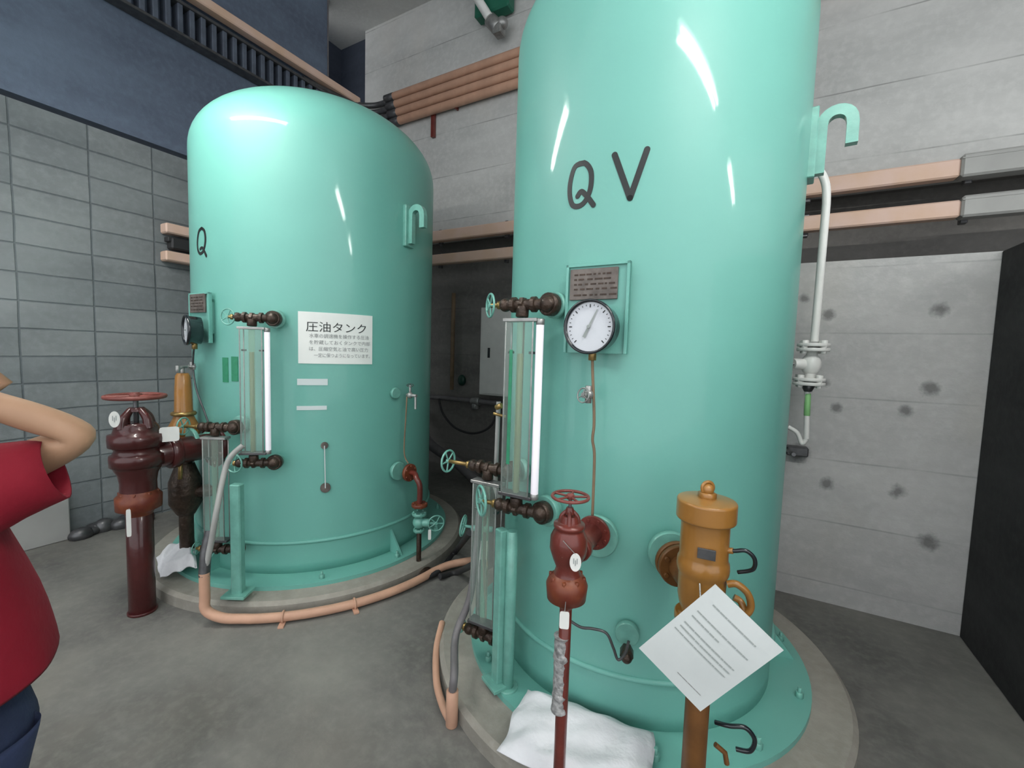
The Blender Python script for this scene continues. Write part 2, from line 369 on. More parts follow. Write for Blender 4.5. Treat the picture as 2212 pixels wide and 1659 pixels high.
# brushed letters, painted on the shell
def strokes(name, pts_list, c, R, m_, parent, wpx):
    k = MB()
    for pts in pts_list:
        P = smooth_path([(x, y, 0) for x, y in pts], 6) if len(pts) > 2 else [V((*pts[0], 0)).lerp(V((*pts[1], 0)), i/8) for i in range(9)]
        cyl_ = [hc(p.x, p.y, c, R) for p in P]
        uv = [(math.atan2(p.y-c[1], p.x-c[0])*R, p.z) for p in cyl_]
        n = len(uv)
        def pt(u, z, r): a = u/R; return V((c[0]+r*math.cos(a), c[1]+r*math.sin(a), z))
        vs = []; fs = []
        for i, (u, z) in enumerate(uv):
            a, b_ = uv[max(i-1, 0)], uv[min(i+1, n-1)]; du, dz = b_[0]-a[0], b_[1]-a[1]; L = math.hypot(du, dz) or 1
            nu, nz = -dz/L*wpx/2, du/L*wpx/2
            for s_, rr in ((-1, R-.003), (-1, R+.0018), (1, R+.0018), (1, R-.003)): vs.append(pt(u+nu*s_, z+nz*s_, rr))
        for i in range(n-1):
            for j in range(4): fs.append([i*4+j, i*4+(j+1) % 4, i*4+4+(j+1) % 4, i*4+4+j])
        fs += [[0, 1, 2, 3], [n*4-4+j for j in (3, 2, 1, 0)]]
        k.add(vs, fs)
        for e in (0, n-1):   # round brush ends
            u, z = uv[e]; vv = [pt(u+math.cos(q)*wpx/2, z+math.sin(q)*wpx/2, R+.0019) for q in [2*math.pi*i/16 for i in range(16)]]
            k.add(vv, [list(range(16))])
    return k.build(name, m_, parent)
strokes('letter_q', [[(1262, 352), (1243, 360), (1233, 390), (1231, 420), (1237, 443), (1252, 445), (1266, 432), (1276, 405), (1277, 372), (1266, 354), (1252, 354)], [(1248, 424), (1256, 414), (1268, 424), (1282, 443)]], T2, R2, INK, tank2, .020)
strokes('letter_v', [[(1328, 335), (1361, 428)], [(1398, 323), (1361, 428)]], T2, R2, INK, tank2, .022)
strokes('letter_q', [[(436, 493), (430, 500), (427, 520), (428, 540), (433, 548), (440, 541), (444, 520), (442, 500), (436, 493)], [(433, 538), (438, 536), (446, 553)]], T1, R1, INK, tank1, .018)

# patches that follow the round shell
def patch(k, c, R, a0, a1, z0, z1, th=.003, n=14, tilt=0):
    vs = []; fs = []
    for i in range(n+1):
        a = a0+(a1-a0)*i/n; dz = tilt*i/n
        for r in (R-.003, R+th):
            for z in (z0, z1): vs.append(pol(c, r, a, z+dz))
    for i in range(n):
        o = i*4; q = o+4; fs += [[o, o+1, q+1, q], [o+3, o+2, q+2, q+3], [o+1, o+3, q+3, q+1], [o+2, o, q, q+2]]
    fs += [[0, 2, 3, 1], [4*n, 4*n+1, 4*n+3, 4*n+2]]
    return k.add(vs, fs)
def text_mesh(body, size=1.0):
    cu = bpy.data.curves.new('txt', 'FONT'); cu.body = body; cu.size = size; cu.align_x = 'LEFT'
    ob = bpy.data.objects.new('txt', cu); col.objects.link(ob)
    dg = bpy.context.evaluated_depsgraph_get(); me = bpy.data.meshes.new_from_object(ob.evaluated_get(dg))
    vs = [v.co.copy() for v in me.vertices]; fs = [list(p.vertices) for p in me.polygons]
    bpy.data.objects.remove(ob); bpy.data.curves.remove(cu); bpy.data.meshes.remove(me)
    return vs, fs
sg = thing('notice_sign', tuple(pol(T1, R1+.003, -32, 1.6)), 'white card sign with black Japanese writing on the shorter tank', 'sign')
patch(MB(), T1, R1, -46.9, -17.0, 1.442, 1.760, .004, 20).build('card', PAPER, sg)
def sign_line(body, u0, u1, z, h, m_, name):
    vs, fs = text_mesh(body)
    if not vs: return
    x0, x1 = min(v.x for v in vs), max(v.x for v in vs); y0, y1 = min(v.y for v in vs), max(v.y for v in vs)
    out = []
    for v in vs:
        u = u0+(v.x-x0)/(x1-x0)*(u1-u0); zz = z+(v.y-y0)/(y1-y0)*h
        out.append(pol(T1, R1+.0055, -46.9+29.9*u, zz))
    MB().add(out, fs).build(name, m_, sg)
sign_line('圧油タンク', .10, .90, 1.640, .062, INK, 'heading')
sign_line('水車の調速機を操作する圧油', .14, .94, 1.602, .026, PRINT, 'text_line')
sign_line('を貯蔵しておくタンクで内部', .14, .96, 1.562, .026, PRINT, 'text_line')
sign_line('は、圧縮空気と油で高い圧力', .14, .93, 1.522, .026, PRINT, 'text_line')
sign_line('一定に保つようになっています。', .20, .96, 1.482, .026, PRINT, 'text_line')

def strip(name, pts, m_, c, R, label, cat, th=.003):
    a = [hc(*p, c, R) for p in pts]; A = [math.degrees(math.atan2(p.y-c[1], p.x-c[0])) for p in a]
    k = MB(); patch(k, c, R, min(A), max(A), min(p.z for p in a), max(p.z for p in a), th, 8)
    return k.build(name, m_, None, loc=tuple(a[0]), label=label, category=cat)
strip('tape_strip', [(642, 818), (708, 832)], TAPE, T1, R1, 'upper white tape strip under the white card sign', 'tape')
strip('tape_strip', [(641, 877), (706, 885)], TAPE, T1, R1, 'lower white tape strip under the white card sign', 'tape')
strip('green_sticker', [(481, 772), (494, 826)], STICK, T1, R1, 'faded green sticker bar on the shorter tank, nearer the gauge dial', 'sticker')
strip('green_sticker', [(500, 770), (515, 824)], STICK, T1, R1, 'brighter green sticker bar on the shorter tank, nearer the sight glass', 'sticker')
# thermometer-like rod held by two brown discs
p1, p2 = hc(701, 962, T1, R1), hc(703, 1053, T1, R1)
tr = thing('thin_rod_gauge', tuple(p2), 'thin pale rod between two rusty discs on the shorter tank front', 'gauge')
for p, r in ((p1, .022), (p2, .031)):
    d = V((p.x-T1[0], p.y-T1[1], 0)).normalized(); MB().cyl(p-d*.004, p+d*.012, r).build('disc', PLATE, tr)
d = V((p1.x-T1[0], p1.y-T1[1], 0)).normalized(); MB().tube([p1+d*.015, p2+d*.015], .0035, 8).build('rod', TAPE, tr)

# ------------------------------------------------------------------ level gauges
def level_gauge(c, R, ang, zt, zb, label, lamp=True, strip_=False, oil=True, s=1.0, tdir=(-1, 0), wheel_top=.24, wheel_low=.24, wr=(.036, .052), wtilt=0):
    t = V((*tdir, 0)).normalized(); n = V((t.y, -t.x, 0)); n = -n if n.y > 0 else n; RM = Matrix((-t, -n, V((0, 0, 1)))).transposed(); base = pol(c, R+.075, ang, 0); rn = nrm(ang)
    def P(nn, tt, z): return base + n*nn*s + t*tt*s + V((0, 0, z))
    th = thing('level_gauge', tuple(P(0, 0, zb)), label, 'level gauge')
    W0, W1 = .045, .165; mid = .11
    for z, nm in ((zt, 1), (zb, -1)):
        k = MB()
        k.cyl(P(0, 0, z)-rn*.02, P(0, 0, z)+rn*.02, .045); k.ball(P(.015, 0, z), .034); k.cyl(P(.015, 0, z), P(.015, .19, z), .022)
        for q in (.06, .11, .15): k.lathe(P(.015, q-.012, z), t, [(.018, 0), (.031, .004), (.031, .02), (.018, .024)], 6 if q == .11 else 20, smooth=False)
        k.cyl(P(.015, mid, z), P(.02, mid, z-nm*.05), .026)
        k.ball(P(.015, .19, z), .027)
        k.build('valve_body', BROWN, th)
        wl = wheel_top if nm > 0 else wheel_low
        MB().cyl(P(.015, .19, z), P(.02, wl, z), .009).cyl(P(.015, .205, z), P(.017, .225, z), .018, seg=6).build('stem', BRASS, th)
        ax = (t*(1-wtilt) + n*wtilt).normalized()
        MB().wheel(P(.02, wl, z), ax, wr[0] if nm > 0 else wr[1], spokes=5).build('handwheel', GREEN2, th)
        MB().box(P(.025, mid-.005, z-nm*.062), (.15, .055, .014), RM).build('clamp_plate', STEEL if nm > 0 else DSTEEL, th)
    zA, zB = zt-.07, zb+.07
    for q in (W0, W1):
        for e in (.0, .05): MB().cyl(P(e, q, zA), P(e, q, zB), .0035, seg=8).build('tie_rod', STEEL, th)
    k = MB(); k.lathe(P(.025, mid, zB), (0, 0, 1), [(.016, 0), (.016, zA-zB)], 20, close=False); k.build('sight_glass', GLASS, th)
    MB().box(P(.052, mid-.005, (zA+zB)/2), (.125, .003, zA-zB), RM).build('guard_panel', GUARD, th)
    if oil: MB().cyl(P(.025, mid, zB), P(.025, mid, zB+(zA-zB)*.82), .0105).build('oil_column', OIL, th)
    for q in (W0+.012, W1-.012): MB().box(P(.025, q, zA-.12), (.022, .02, .010), RM).build('marker_clip', BLACK, th)
    if strip_: MB().box(P(.056, W1-.03, zA-.34), (.014, .003, .46), RM).build('scale_strip', STICK, th)
    if lamp:
        a, b_ = P(.03, .024, zA+.012), P(.03, .024, zB-.012)
        MB().lathe(a, b_-a, [(.011, 0), (.0155, .012), (.0155, (b_-a).length-.012), (.011, (b_-a).length)], 20).build('lamp_tube', LAMPW, th)
        for z in (zA, zB): MB().cyl(P(.03, .024, z-.012), P(.03, .024, z+.012), .017).cyl(P(.03, .024, z), P(.0, .024, z), .005).build('lamp_holder', STEEL, th)
    return th
level_gauge(T2, R2, -104.9, 1.74, .91, 'sight glass with upright white tube at left of the Q V tank', strip_=True, wheel_top=.26, wheel_low=.28, wr=(.052, .068), wtilt=.55)
level_gauge(T1, R1, -54.3, 1.705, .845, 'sight glass with upright white tube on the shorter tank', wheel_top=.24, wheel_low=.22, wr=(.05, .06), wtilt=.75, tdir=(-.80, -.60))
level_gauge(T2, R2, -121, 1.03, .25, 'lower sight glass down to the plinth beside the Q V tank', lamp=False, oil=False, wheel_top=.33, wheel_low=.23, wr=(.055, .03))
level_gauge(T1, R1, -69, 1.05, .30, 'lower sight glass between the maroon valve and shorter tank post', lamp=False, oil=False, wheel_top=.30, wheel_low=.24, wr=(.055, .04), tdir=(-.88, -.47))

# square support posts of the gauges
for (x0, y0, zt, lab, ang, c, wdt) in ((1075, 1470, .80, 'mint green square post standing left of the Q V tank', -117, T2, .05), (515, 1280, .76, 'mint green square post in front of the shorter tank', -61, T1, .06)):
    p = hz(x0, y0, .12); th = thing('support_post', (p.x, p.y, .08), lab, 'post')
    MB().box((p.x, p.y, (zt+.10)/2), (wdt, wdt*.8, zt-.10), Rz(ang+90)).build('post', GREEN2, th)
    MB().box((p.x, p.y, .118), (wdt*2.2, wdt*2, .016), Rz(ang+90)).build('foot_plate', GREEN2, th)

q = hr(1104, 1250, 1.77)
MB().cyl((q.x, q.y, .10), (q.x, q.y, .80), .024, seg=20).cyl((q.x, q.y, .09), (q.x, q.y, .112), .045).build('green_pipe', GREEN2, None, loc=(q.x, q.y, .1), label='round mint green upright pipe just right of the square post', category='pipe')
# ------------------------------------------------------------------ name plate panels, pressure gauges
def plate_panel(c, R, ang, label, z0=1.555, z1=1.89):
    n = nrm(ang); p = pol(c, R+.02, ang, (z0+z1)/2); Rr = Rz(ang+90)
    th = thing('name_plate_panel', tuple(p), label, 'name plate')
    k = MB().box(p, (.245, .012, z1-z0), Rr)
    for dx in (-.117, .117): k.box(p+Rr@V((dx, -.006, 0)), (.011, .02, z1-z0), Rr)
    k.box(p+Rr@V((0, -.006, (z1-z0)/2-.006)), (.245, .02, .011), Rr)
    k.box(p+Rr@V((0, .02, 0)), (.20, .05, .2), Rr); k.build('panel', GREEN, th)
    q = p+Rr@V((-.012, -.012, .09)); MB().box(q, (.185, .010, .115), Rr).build('name_plate', PLATE, th)
    k = MB()
    for i, zz in enumerate((.036, .018, 0, -.018, -.04)):
        x = -.075
        while x < .07:
            w_ = random.uniform(.008, .03); k.box(q+Rr@V((x+w_/2, -.0055, zz)), (w_, .001, .006), Rr, bev=0); x += w_+random.uniform(.004, .014)
    k.build('engraving', BROWN, th)
    return th
plate_panel(T2, R2, -91, 'worn grey name plate panel behind the dial on the Q V tank')
plate_panel(T1, R1, -91, 'worn grey name plate panel behind the side-on dial, shorter tank', 1.55, 1.86)
def pressure_gauge(c, cen, ang, r, label, needle, pipe, vz, vr=.03):
    n = nrm(ang); th = thing('pressure_gauge', tuple(cen), label, 'gauge'); u, w_, a = basis(n)
    MB().lathe(cen-n*.045, n, [(r*.5, 0), (r*.93, .004), (r*.96, .06), (r*1.04, .066), (r*1.04, .082), (r*.97, .084), (r*.93, .074)], 48, close=False).lathe(cen-n*.045, n, [(.0001, 0), (r*.5, 0)], 48, close=False).build('case', BLACK, th)
    f = MB().lathe(cen+n*.026, n, [(.0001, 0), (r*.95, 0)], 48, close=False).build('dial', DIAL, th)
    k = MB(); up_ = V((0, 0, 1)); side = up_.cross(n)
    for i in range(25):
        q = math.radians(225-i*270/24); d = side*math.cos(q)+up_*math.sin(q); L = r*(.12 if i % 4 == 0 else .06); pp = cen+n*.0268
        e = V((-0, 0, 0))+d.cross(n)*.0012*(1.6 if i % 4 == 0 else 1)
        k.add([pp+d*(r*.85-L)-e, pp+d*r*.85-e, pp+d*r*.85+e, pp+d*(r*.85-L)+e], [[0, 1, 2, 3]])
    k.build('tick_marks', INK, f)
    q = math.radians(needle); d = side*math.cos(q)+up_*math.sin(q); e = d.cross(n)*.005; pp = cen+n*.031
    k = MB().add([pp-d*r*.45-e*1.2, pp+d*r*.72-e*.4, pp+d*r*.72+e*.4, pp-d*r*.45+e*1.2], [[0, 1, 2, 3]]); k.cyl(pp, pp+n*.006, r*.07); k.build('needle', PRINTG, f)
    P = [cen-n*.01+V((0, 0, -r*.9))]+pipe
    MB().cyl(P[0]+V((0, 0, .01)), P[0]-V((0, 0, .035)), .015, seg=6).build('union_nut', BRASS, th)
    MB().tube(smooth_path(P, 6), .0055, 8).build('gauge_pipe', TAN if c is T2 else DSTEEL, th)
    vz = V(vz); k = MB().ball(vz, vr*.6).cyl(vz-V((0, 0, vr)), vz+V((0, 0, vr)), vr*.4, seg=6).cyl(vz, vz+n*vr*1.3, vr*.35); v = k.build('needle_valve', STEEL, th)
    MB().wheel(vz+n*vr*1.4, (n+V((-.3, 0, .2))).normalized(), vr*.9, spokes=3).build('handwheel', STEEL, v)
    return th
g2 = V((-.507, 1.50, 1.648))
pressure_gauge(T2, g2, -95, .093, 'large white dial with black case facing front, Q V tank', 64,
    [hr(1280, 800, 1.60), hr(1283, 880, 1.60), hr(1283, 920, 1.60), hr(1280, 950, 1.60), hr(1284, 985, 1.60), hr(1281, 1080, 1.60), hr(1279, 1130, 1.60)], hr(1271, 852, 1.60), .032)
g1 = V((-2.974, 1.36, 1.624))
pressure_gauge(T1, g1, -104, .088, 'white dial with deep black case seen nearly edge on, shorter tank', 85,
    [hr(417, 790, 3.38), hr(424, 840, 3.36), hr(440, 885, 3.33), hr(455, 925, 3.30), hr(466, 945, 3.28)], hr(419, 792, 3.38), .02)

# ------------------------------------------------------------------ gate valves on standpipes
def gate_valve(cx, r, prof, wheel, yoke, neck, pr, mbody, label, flange_m, at=None):
    """heights and radii measured on the valve: (row, half width) pairs, wheel=(row, half width), neck=(row, half height, length)"""
    mid = hr(cx, prof[len(prof)//2][0], r) if at is None else V((at[0], at[1], 1)); x, y = mid.x, mid.y; rr_ = math.hypot(x, y)
    Zr = lambda row: hr(cx, row, rr_).z
    kx = (hr(cx+40, wheel[0], rr_)-hr(cx-40, wheel[0], rr_)).length/80
    th = thing('gate_valve', (x, y, 0), label, 'valve'); up_ = V((0, 0, 1)); d = V((0, 1, 0))
    pf = [(h*kx, Zr(row)) for row, h in prof['body'] if 1] if isinstance(prof, dict) else [(h*kx, Zr(row)) for row, h in prof]
    k = MB().lathe((x, y, 0), up_, pf, 40); zn = Zr(neck[0]); nr = neck[1]*kx
    k.cyl((x, y, zn), (x, y+neck[2], zn), nr*.8, seg=28).cyl((x, y+neck[2]*.35, zn), (x, y+neck[2]*.48, zn), nr, seg=28)
    k.flange((x, y+neck[2], zn), d, nr*1.45, nr*.35, 8, nr*.15)
    k.build('valve_body', mbody, th)
    y_ = MB(); za, zb2 = Zr(yoke[0]), Zr(yoke[2]); ra, rb = yoke[1]*kx, yoke[3]*kx
    for q in range(4):
        e = V((math.cos(q*math.pi/2+.35), math.sin(q*math.pi/2+.35), 0)); f_ = V((-e.y, e.x, 0))
        pth = smooth_path([V((x, y, za-.005))+e*ra*.86, V((x, y, za+(zb2-za)*.5))+e*(ra*.62+rb*.3), V((x, y, zb2))+e*rb*.7], 5)
        y_.tube(pth, [ra*.30-(ra*.14)*i/len(pth) for i in range(len(pth))], 10)
    y_.lathe((x, y, zb2-.01), up_, [(rb, 0), (rb, .012), (rb*.7, .022)], 24).lathe((x, y, za-.01), up_, [(ra*1.0, 0), (ra*1.04, .012), (ra*.8, .03)], 32).build('yoke', mbody, th)
    zw = Zr(wheel[0]); wr = wheel[1]*kx
    MB().cyl((x, y, za), (x, y, zw+wr*.12), wr*.085).build('stem', DSTEEL, th)
    MB().wheel((x, y, zw), up_, wr, wr*.085, spokes=5, hub=.2).cyl((x, y, zw), (x, y, zw+wr*.16), wr*.13, seg=6).build('handwheel', FADEDR, th)
    fl = [(h*kx, Zr(row)) for row, h in neck[3]]
    MB().lathe((x, y, 0), up_, fl, 36).build('flange', flange_m, th)
    for q in range(8):
        e = V((math.cos(q*math.pi/4+.2), math.sin(q*math.pi/4+.2), 0))*fl[len(fl)//2][0]*.8; zt2 = fl[-2][1]
        MB().cyl(V((x, y, zt2-.01))+e, V((x, y, zt2+kx*6))+e, kx*4.5, seg=6).build('bolt', flange_m, th)
    MB().cyl((x, y, 0), (x, y, fl[0][1]+.01), pr, seg=28).cyl((x, y, 0), (x, y, .015), pr*1.12).build('standpipe', mbody, th)
    return th
gate_valve(300, 3.17, [(1062, 43), (1040, 42), (1022, 46), (1010, 54), (1004, 56), (1003, 62), (988, 63), (980, 62), (978, 56), (969, 51), (963, 56), (961, 64), (946, 65), (936, 64), (934, 54), (922, 50), (914, 44)], (856, 72), (920, 47, 884, 22), (987, 50, .40, [(1112, 30), (1102, 36), (1096, 53), (1070, 54), (1064, 46), (1058, 43)]), .062, MAROON, 'large dark maroon gate valve on thick standpipe near the person', FLANGE, at=(-2.975, 1.075))
gate_valve(1238, 1.33, [(1240, 30), (1225, 25), (1208, 33), (1185, 41), (1160, 40), (1146, 33), (1140, 30), (1139, 34), (1131, 34), (1130, 26), (1126, 22)], (1073, 43), (1127, 22, 1104, 10), (1212, 30, .25, [(1312, 16), (1302, 22), (1292, 43), (1262, 46), (1248, 40), (1240, 30)]), .0195, OXIDE, 'smaller brick red gate valve on thin pipe before the Q V tank', FLANGE, at=(-.466, 1.24))
# tags
def tag(px, py, r, w_, h_, label, wire_to=None, m_=WHITE, oval=True):
    p = hr(px, py, r); th = thing('hanging_tag', tuple(p), label, 'tag'); n = (CAM-p); n.z = 0; n.normalize(); s_ = V((-n.y, n.x, 0)); k = MB()
    vs = []
    N = 24
    for e in (-.001, .001):
        for i in range(N):
            q = 2*math.pi*i/N; cx, cz = (math.cos(q), math.sin(q)) if oval else (max(-1, min(1, 1.3*math.cos(q))), max(-1, min(1, 1.3*math.sin(q))))
            vs.append(p+s_*cx*w_+V((0, 0, cz*h_))+n*e)
    k.add(vs, [list(range(N)), list(range(N, 2*N))]+[[i, (i+1) % N, N+(i+1) % N, N+i] for i in range(N)]).build('tag', m_, th)
    if oval:
        k = MB()
        for i in range(3): k.box(p+n*.0016+s_*((i-1)*w_*.3)+V((0, 0, h_*(.15-.2*(i % 2)))), (w_*.14, .0006, h_*.6), Matrix((s_, n, V((0, 0, 1)))).transposed(), bev=0)
        k.build('marking', PRINTG, th)
    if wire_to: MB().tube([p+V((0, 0, h_*.85)), V(wire_to)], .0012, 6).build('wire', STEEL, th)
    return th
tag(1243, 1215, 1.262, .017, .028, 'white oval tag wired to the smaller red valve', hr(1216, 1168, 1.262))
tag(1219, 1340, 1.215, .014, .026, 'white square tag on the thin red pipe below the valve', hr(1222, 1300, 1.22), oval=False)
tag(247, 906, 3.0, .022, .042, 'white round tag hanging left of the maroon valve yoke', hr(262, 885, 3.1))
tag(366, 938, 3.10, .045, .042, 'white crumpled tag on the maroon valve side neck', hr(385, 960, 3.16), oval=False)
tag(278, 1130, 3.02, .010, .075, 'narrow white label strip on the thick maroon standpipe', hr(279, 1098, 3.05), oval=False)
tag(928, 1155, 2.86, .010, .035, 'small white tag below the green drain valve wheel', hr(926, 1135, 2.9), oval=False)
# silver wrapped tape on the thin standpipe
zA, zB = hy(1215, 1372, 1.24).z, hy(1203, 1530, 1.24).z
prof = []
for i in range(25): prof.append((.0225+.005*random.random(), (zA-zB)*i/24))
MB().lathe((-.474, 1.238, zB), (0, 0, 1), prof, 14).build('foil_wrap', mat('foil', (.5, .5, .5), .4, metal=.25, var=.6, vs=60, bump=.6, bs=60), None, loc=(-.474, 1.238, zB), label='crinkled silver tape wrapped round the thin red pipe', category='tape')

# ------------------------------------------------------------------ safety valves
def ring_handle(pts, r, m_, name, parent): return MB().tube(smooth_path(pts, 8), r, 10).build(name, m_, parent)
sx, sy = -.092, 1.39
Z = lambda py, px=1525: hy(px, py, sy).z
sv = thing('safety_valve', (sx, sy, 0), 'ochre safety valve behind the tilted white sheet', 'valve')
zc0, zc1 = Z(1118), Z(1078)
MB().lathe((sx, sy, 0), (0, 0, 1), [(.072, zc0-.004), (.082, zc0-.003), (.0835, zc0), (.0835, zc0+.003), (.0835, zc1-.008), (.0835, zc1-.005), (.081, zc1-.001), (.078, zc1), (.074, zc1+.001), (.03, zc1+.006)], 40).cyl((sx, sy, zc1), (sx, sy, zc1+.022), .026, seg=6).ball((sx, sy, zc1+.03), .018).torus((sx, sy, zc1+.035), (.6, -.8, 0), .018, .005, 20, 8).build('cap', ORANGE, sv)
MB().lathe((sx, sy, 0), (0, 0, 1), [(.050, Z(1330)), (.062, Z(1305)), (.066, Z(1290)), (.068, Z(1245)), (.069, Z(1238)), (.073, Z(1232)), (.0745, Z(1222)), (.073, Z(1210)), (.069, Z(1204)), (.068, Z(1198)), (.068, zc0)], 40).build('body', ORANGE, sv)
MB().flange((sx, sy, Z(1338)), (0, 0, 1), .072, .026, 6, .009).build('flange', ORANGE, sv)
nd = nrm(-65.7); a0 = pol(T2, R2+.085, -65.7, .84); a1 = V((sx, sy, .84))
MB().cyl(a0, a1, .042).flange(a0+(a1-a0)*.12, (a1-a0).normalized(), .072, .02, 6).flange(a0+(a1-a0)*.25, (a1-a0).normalized(), .072, .02, 6).build('side_flange', ORANGED, sv)
R_ = Rz(math.degrees(math.atan2(-sy, -sx))+90)
pl = V((sx, sy, Z(1176)))+(V((0, 0, 0))-V((sx, sy, 0))).normalized()*.071+V((.008, 0, 0))
MB().box(pl, (.048, .006, .03), R_).build('name_plate', DSTEEL, sv)
ring_handle([hr(1572, 1262, 1.36), hr(1592, 1262, 1.36), hr(1615, 1282, 1.37), hr(1622, 1310, 1.38), hr(1612, 1325, 1.38), hr(1600, 1300, 1.4), hr(1585, 1290, 1.4)], .010, ORANGE, 'drip_pipe', sv)
ring_handle([hr(1566, 1188, 1.38), hr(1586, 1190, 1.37), hr(1612, 1190, 1.37), hr(1630, 1208, 1.38), hr(1626, 1230, 1.39), hr(1594, 1236, 1.4)], .006, BLACK, 'locking_wire', sv)
MB().cyl(hr(1560, 1188, 1.38), hr(1584, 1190, 1.37), .009, seg=6).build('test_port', ORANGE, sv)
MB().cyl((sx+.01, sy, .08), (sx+.01, sy, Z(1338)), .035, seg=24).build('outlet_pipe', ORANGED, sv)
ring_handle([hr(1545, 1560, 1.45), hr(1575, 1568, 1.44), hr(1610, 1572, 1.45), hr(1630, 1598, 1.46), hr(1620, 1622, 1.46), hr(1590, 1618, 1.46)], .007, BLACK, 'drain_hose', sv)
MB().tube([hr(1545, 1608, 1.43), hr(1566, 1626, 1.44), hr(1570, 1650, 1.44)], .008, 8).build('drain_stub', ORANGED, sv)

def safety2():
    p = hr(397, 900, 3.42); x, y = p.x, p.y; zz = lambda py: hr(397, py, 3.42).z
    th = thing('safety_valve', (x, y, 0), 'slim ochre safety valve with silver lever behind the maroon valve', 'valve')
    MB().lathe((x, y, 0), (0, 0, 1), [(.06, zz(952)), (.085, zz(935)), (.085, zz(922)), (.06, zz(905)), (.05, zz(895)), (.045, zz(840)), (.04, zz(812)), (.03, zz(806))], 30).build('body', ORANGE, th)
    MB().torus((x, y, zz(893)), (0, 0, 1), .055, .014).build('lock_ring', BRASS, th)
    MB().tube([hr(382, 800, 3.35), hr(395, 792, 3.4), hr(418, 792, 3.45)], .008, 8).cyl((x, y, zz(812)), (x, y, zz(790)), .012).cyl(hr(384, 790, 3.35), hr(384, 804, 3.35), .012).cyl(hr(414, 782, 3.45), hr(414, 798, 3.45), .012).build('test_lever', STEEL, th)
    MB().cyl((x, y, .04), (x, y, zz(950)), .04).lathe((x, y, 0), (0, 0, 1), [(.05, zz(1110)), (.09, zz(1085)), (.09, zz(1040)), (.05, zz(1000))], 28).build('outlet_pipe', BROWN, th)
    MB().tube(smooth_path([(x, y, zz(1060)), (x+.12, y+.1, zz(1060)), (x+.2, y+.35, zz(1050))], 5), .04, 14).build('side_pipe', BROWN, th)
    MB().cyl(hr(390, 1000, 3.3), hr(389, 1035, 3.3), .012).build('sampling_cock', BRASS, th)
safety2()

# tilted notice sheet hung in front of the ochre valve
C4 = [hr(1380, 1400, 1.2), hr(1545, 1262, 1.215), hr(1693, 1405, 1.205), hr(1513, 1537, 1.17)]
ex = (C4[2]-C4[1]); ey = (C4[0]-C4[1]); nn = ex.cross(ey).normalized()
if nn.dot(CAM-C4[0]) < 0: nn = -nn
sh = thing('notice_sheet', tuple(C4[1]), 'tilted white laminated sheet with grey text lines in front of ochre valve', 'notice')
vs = []; fs = []; NX = 8
def SP(u, v, e=0.): q = (1-v)*((1-u)*C4[1]+u*C4[2])+v*((1-u)*C4[0]+u*C4[3]); return q+nn*(.006*math.sin(math.pi*u)*math.sin(math.pi*v)+e)
for e in (0, -.0018):
    for j in range(NX+1):
        for i in range(NX+1): vs.append(SP(i/NX, j/NX, e))
M_ = (NX+1)**2
for s_ in (0, M_):
    for j in range(NX):
        for i in range(NX): o = s_+j*(NX+1)+i; fs.append([o, o+1, o+NX+2, o+NX+1])
rim = [i for i in range(NX+1)]+[(j+1)*(NX+1)-1 for j in range(1, NX+1)]+[NX*(NX+1)+i for i in range(NX-1, -1, -1)]+[j*(NX+1) for j in range(NX-1, 0, -1)]
fs += [[rim[i], rim[(i+1) % len(rim)], rim[(i+1) % len(rim)]+M_, rim[i]+M_] for i in range(len(rim))]
MB().add(vs, fs).build('sheet', SHEET, sh)
def text_rows(rows, seed):
    rnd = random.Random(seed); k = MB()
    for v, u0, u1, h in rows:
        u = u0
        while u < u1:
            w_ = min(rnd.uniform(.035, .09), u1-u); k.add([SP(u, v-h, .0009), SP(u+w_, v-h, .0009), SP(u+w_, v+h, .0009), SP(u, v+h, .0009)], [[0, 1, 2, 3]]); u += w_+rnd.uniform(.003, .008)
    return k
text_rows([(.155, .16, .80, .007), (.30, .10, .86, .007), (.37, .10, .52, .007), (.465, .10, .86, .007), (.52, .10, .86, .007), (.575, .08, .86, .006)], 3).build('text_lines', PRINTG, sh)
text_rows([(.88, .50, .86, .003)], 5).build('small_print', STEEL, sh)
MB().tube([SP(.5, .55, -.004), V((sx, sy-.07, Z(1240)))], .0025, 6).build('hanging_wire', STEEL, sh)

# ------------------------------------------------------------------ drain line at right of the shorter tank
e0 = pol(T1, R1+.09, -1.5, .68); dx = nrm(-1.5)
bx = hr(906, 1100, 2.98); zt_, zf, zv, zb_ = hr(910, 1035, 2.98).z, hr(906, 1092, 2.98).z, hr(904, 1128, 2.98).z, .02
dl = thing('drain_elbow', tuple(e0), 'red pipe elbow and flanges low at right of the shorter tank', 'pipe')
MB().flange(e0+dx*.012, dx, .062, .025, 6).build('tank_flange', FLANGE, dl)
MB().tube(smooth_path([e0, e0+dx*.06, V((bx.x-.03, bx.y, zt_)), V((bx.x, bx.y, zt_-.05)), V((bx.x, bx.y, zf))], 6), .019, 14).build('elbow', OXIDE, dl)
MB().flange((bx.x, bx.y, zf+.005), (0, 0, 1), .055, .022, 6).build('flange', FLANGE, dl)
dv = thing('drain_valve', (bx.x, bx.y, zv), 'mint green globe valve under the red elbow, shorter tank', 'valve')
MB().ball((bx.x, bx.y, zv), .045).flange((bx.x, bx.y, zv+.06), (0, 0, 1), .05, .02, 6).flange((bx.x, bx.y, zv-.055), (0, 0, 1), .04, .02, 6).cyl((bx.x, bx.y, zv), (bx.x+.075, bx.y+.02, zv+.005), .028).build('body', GREEN2, dv)
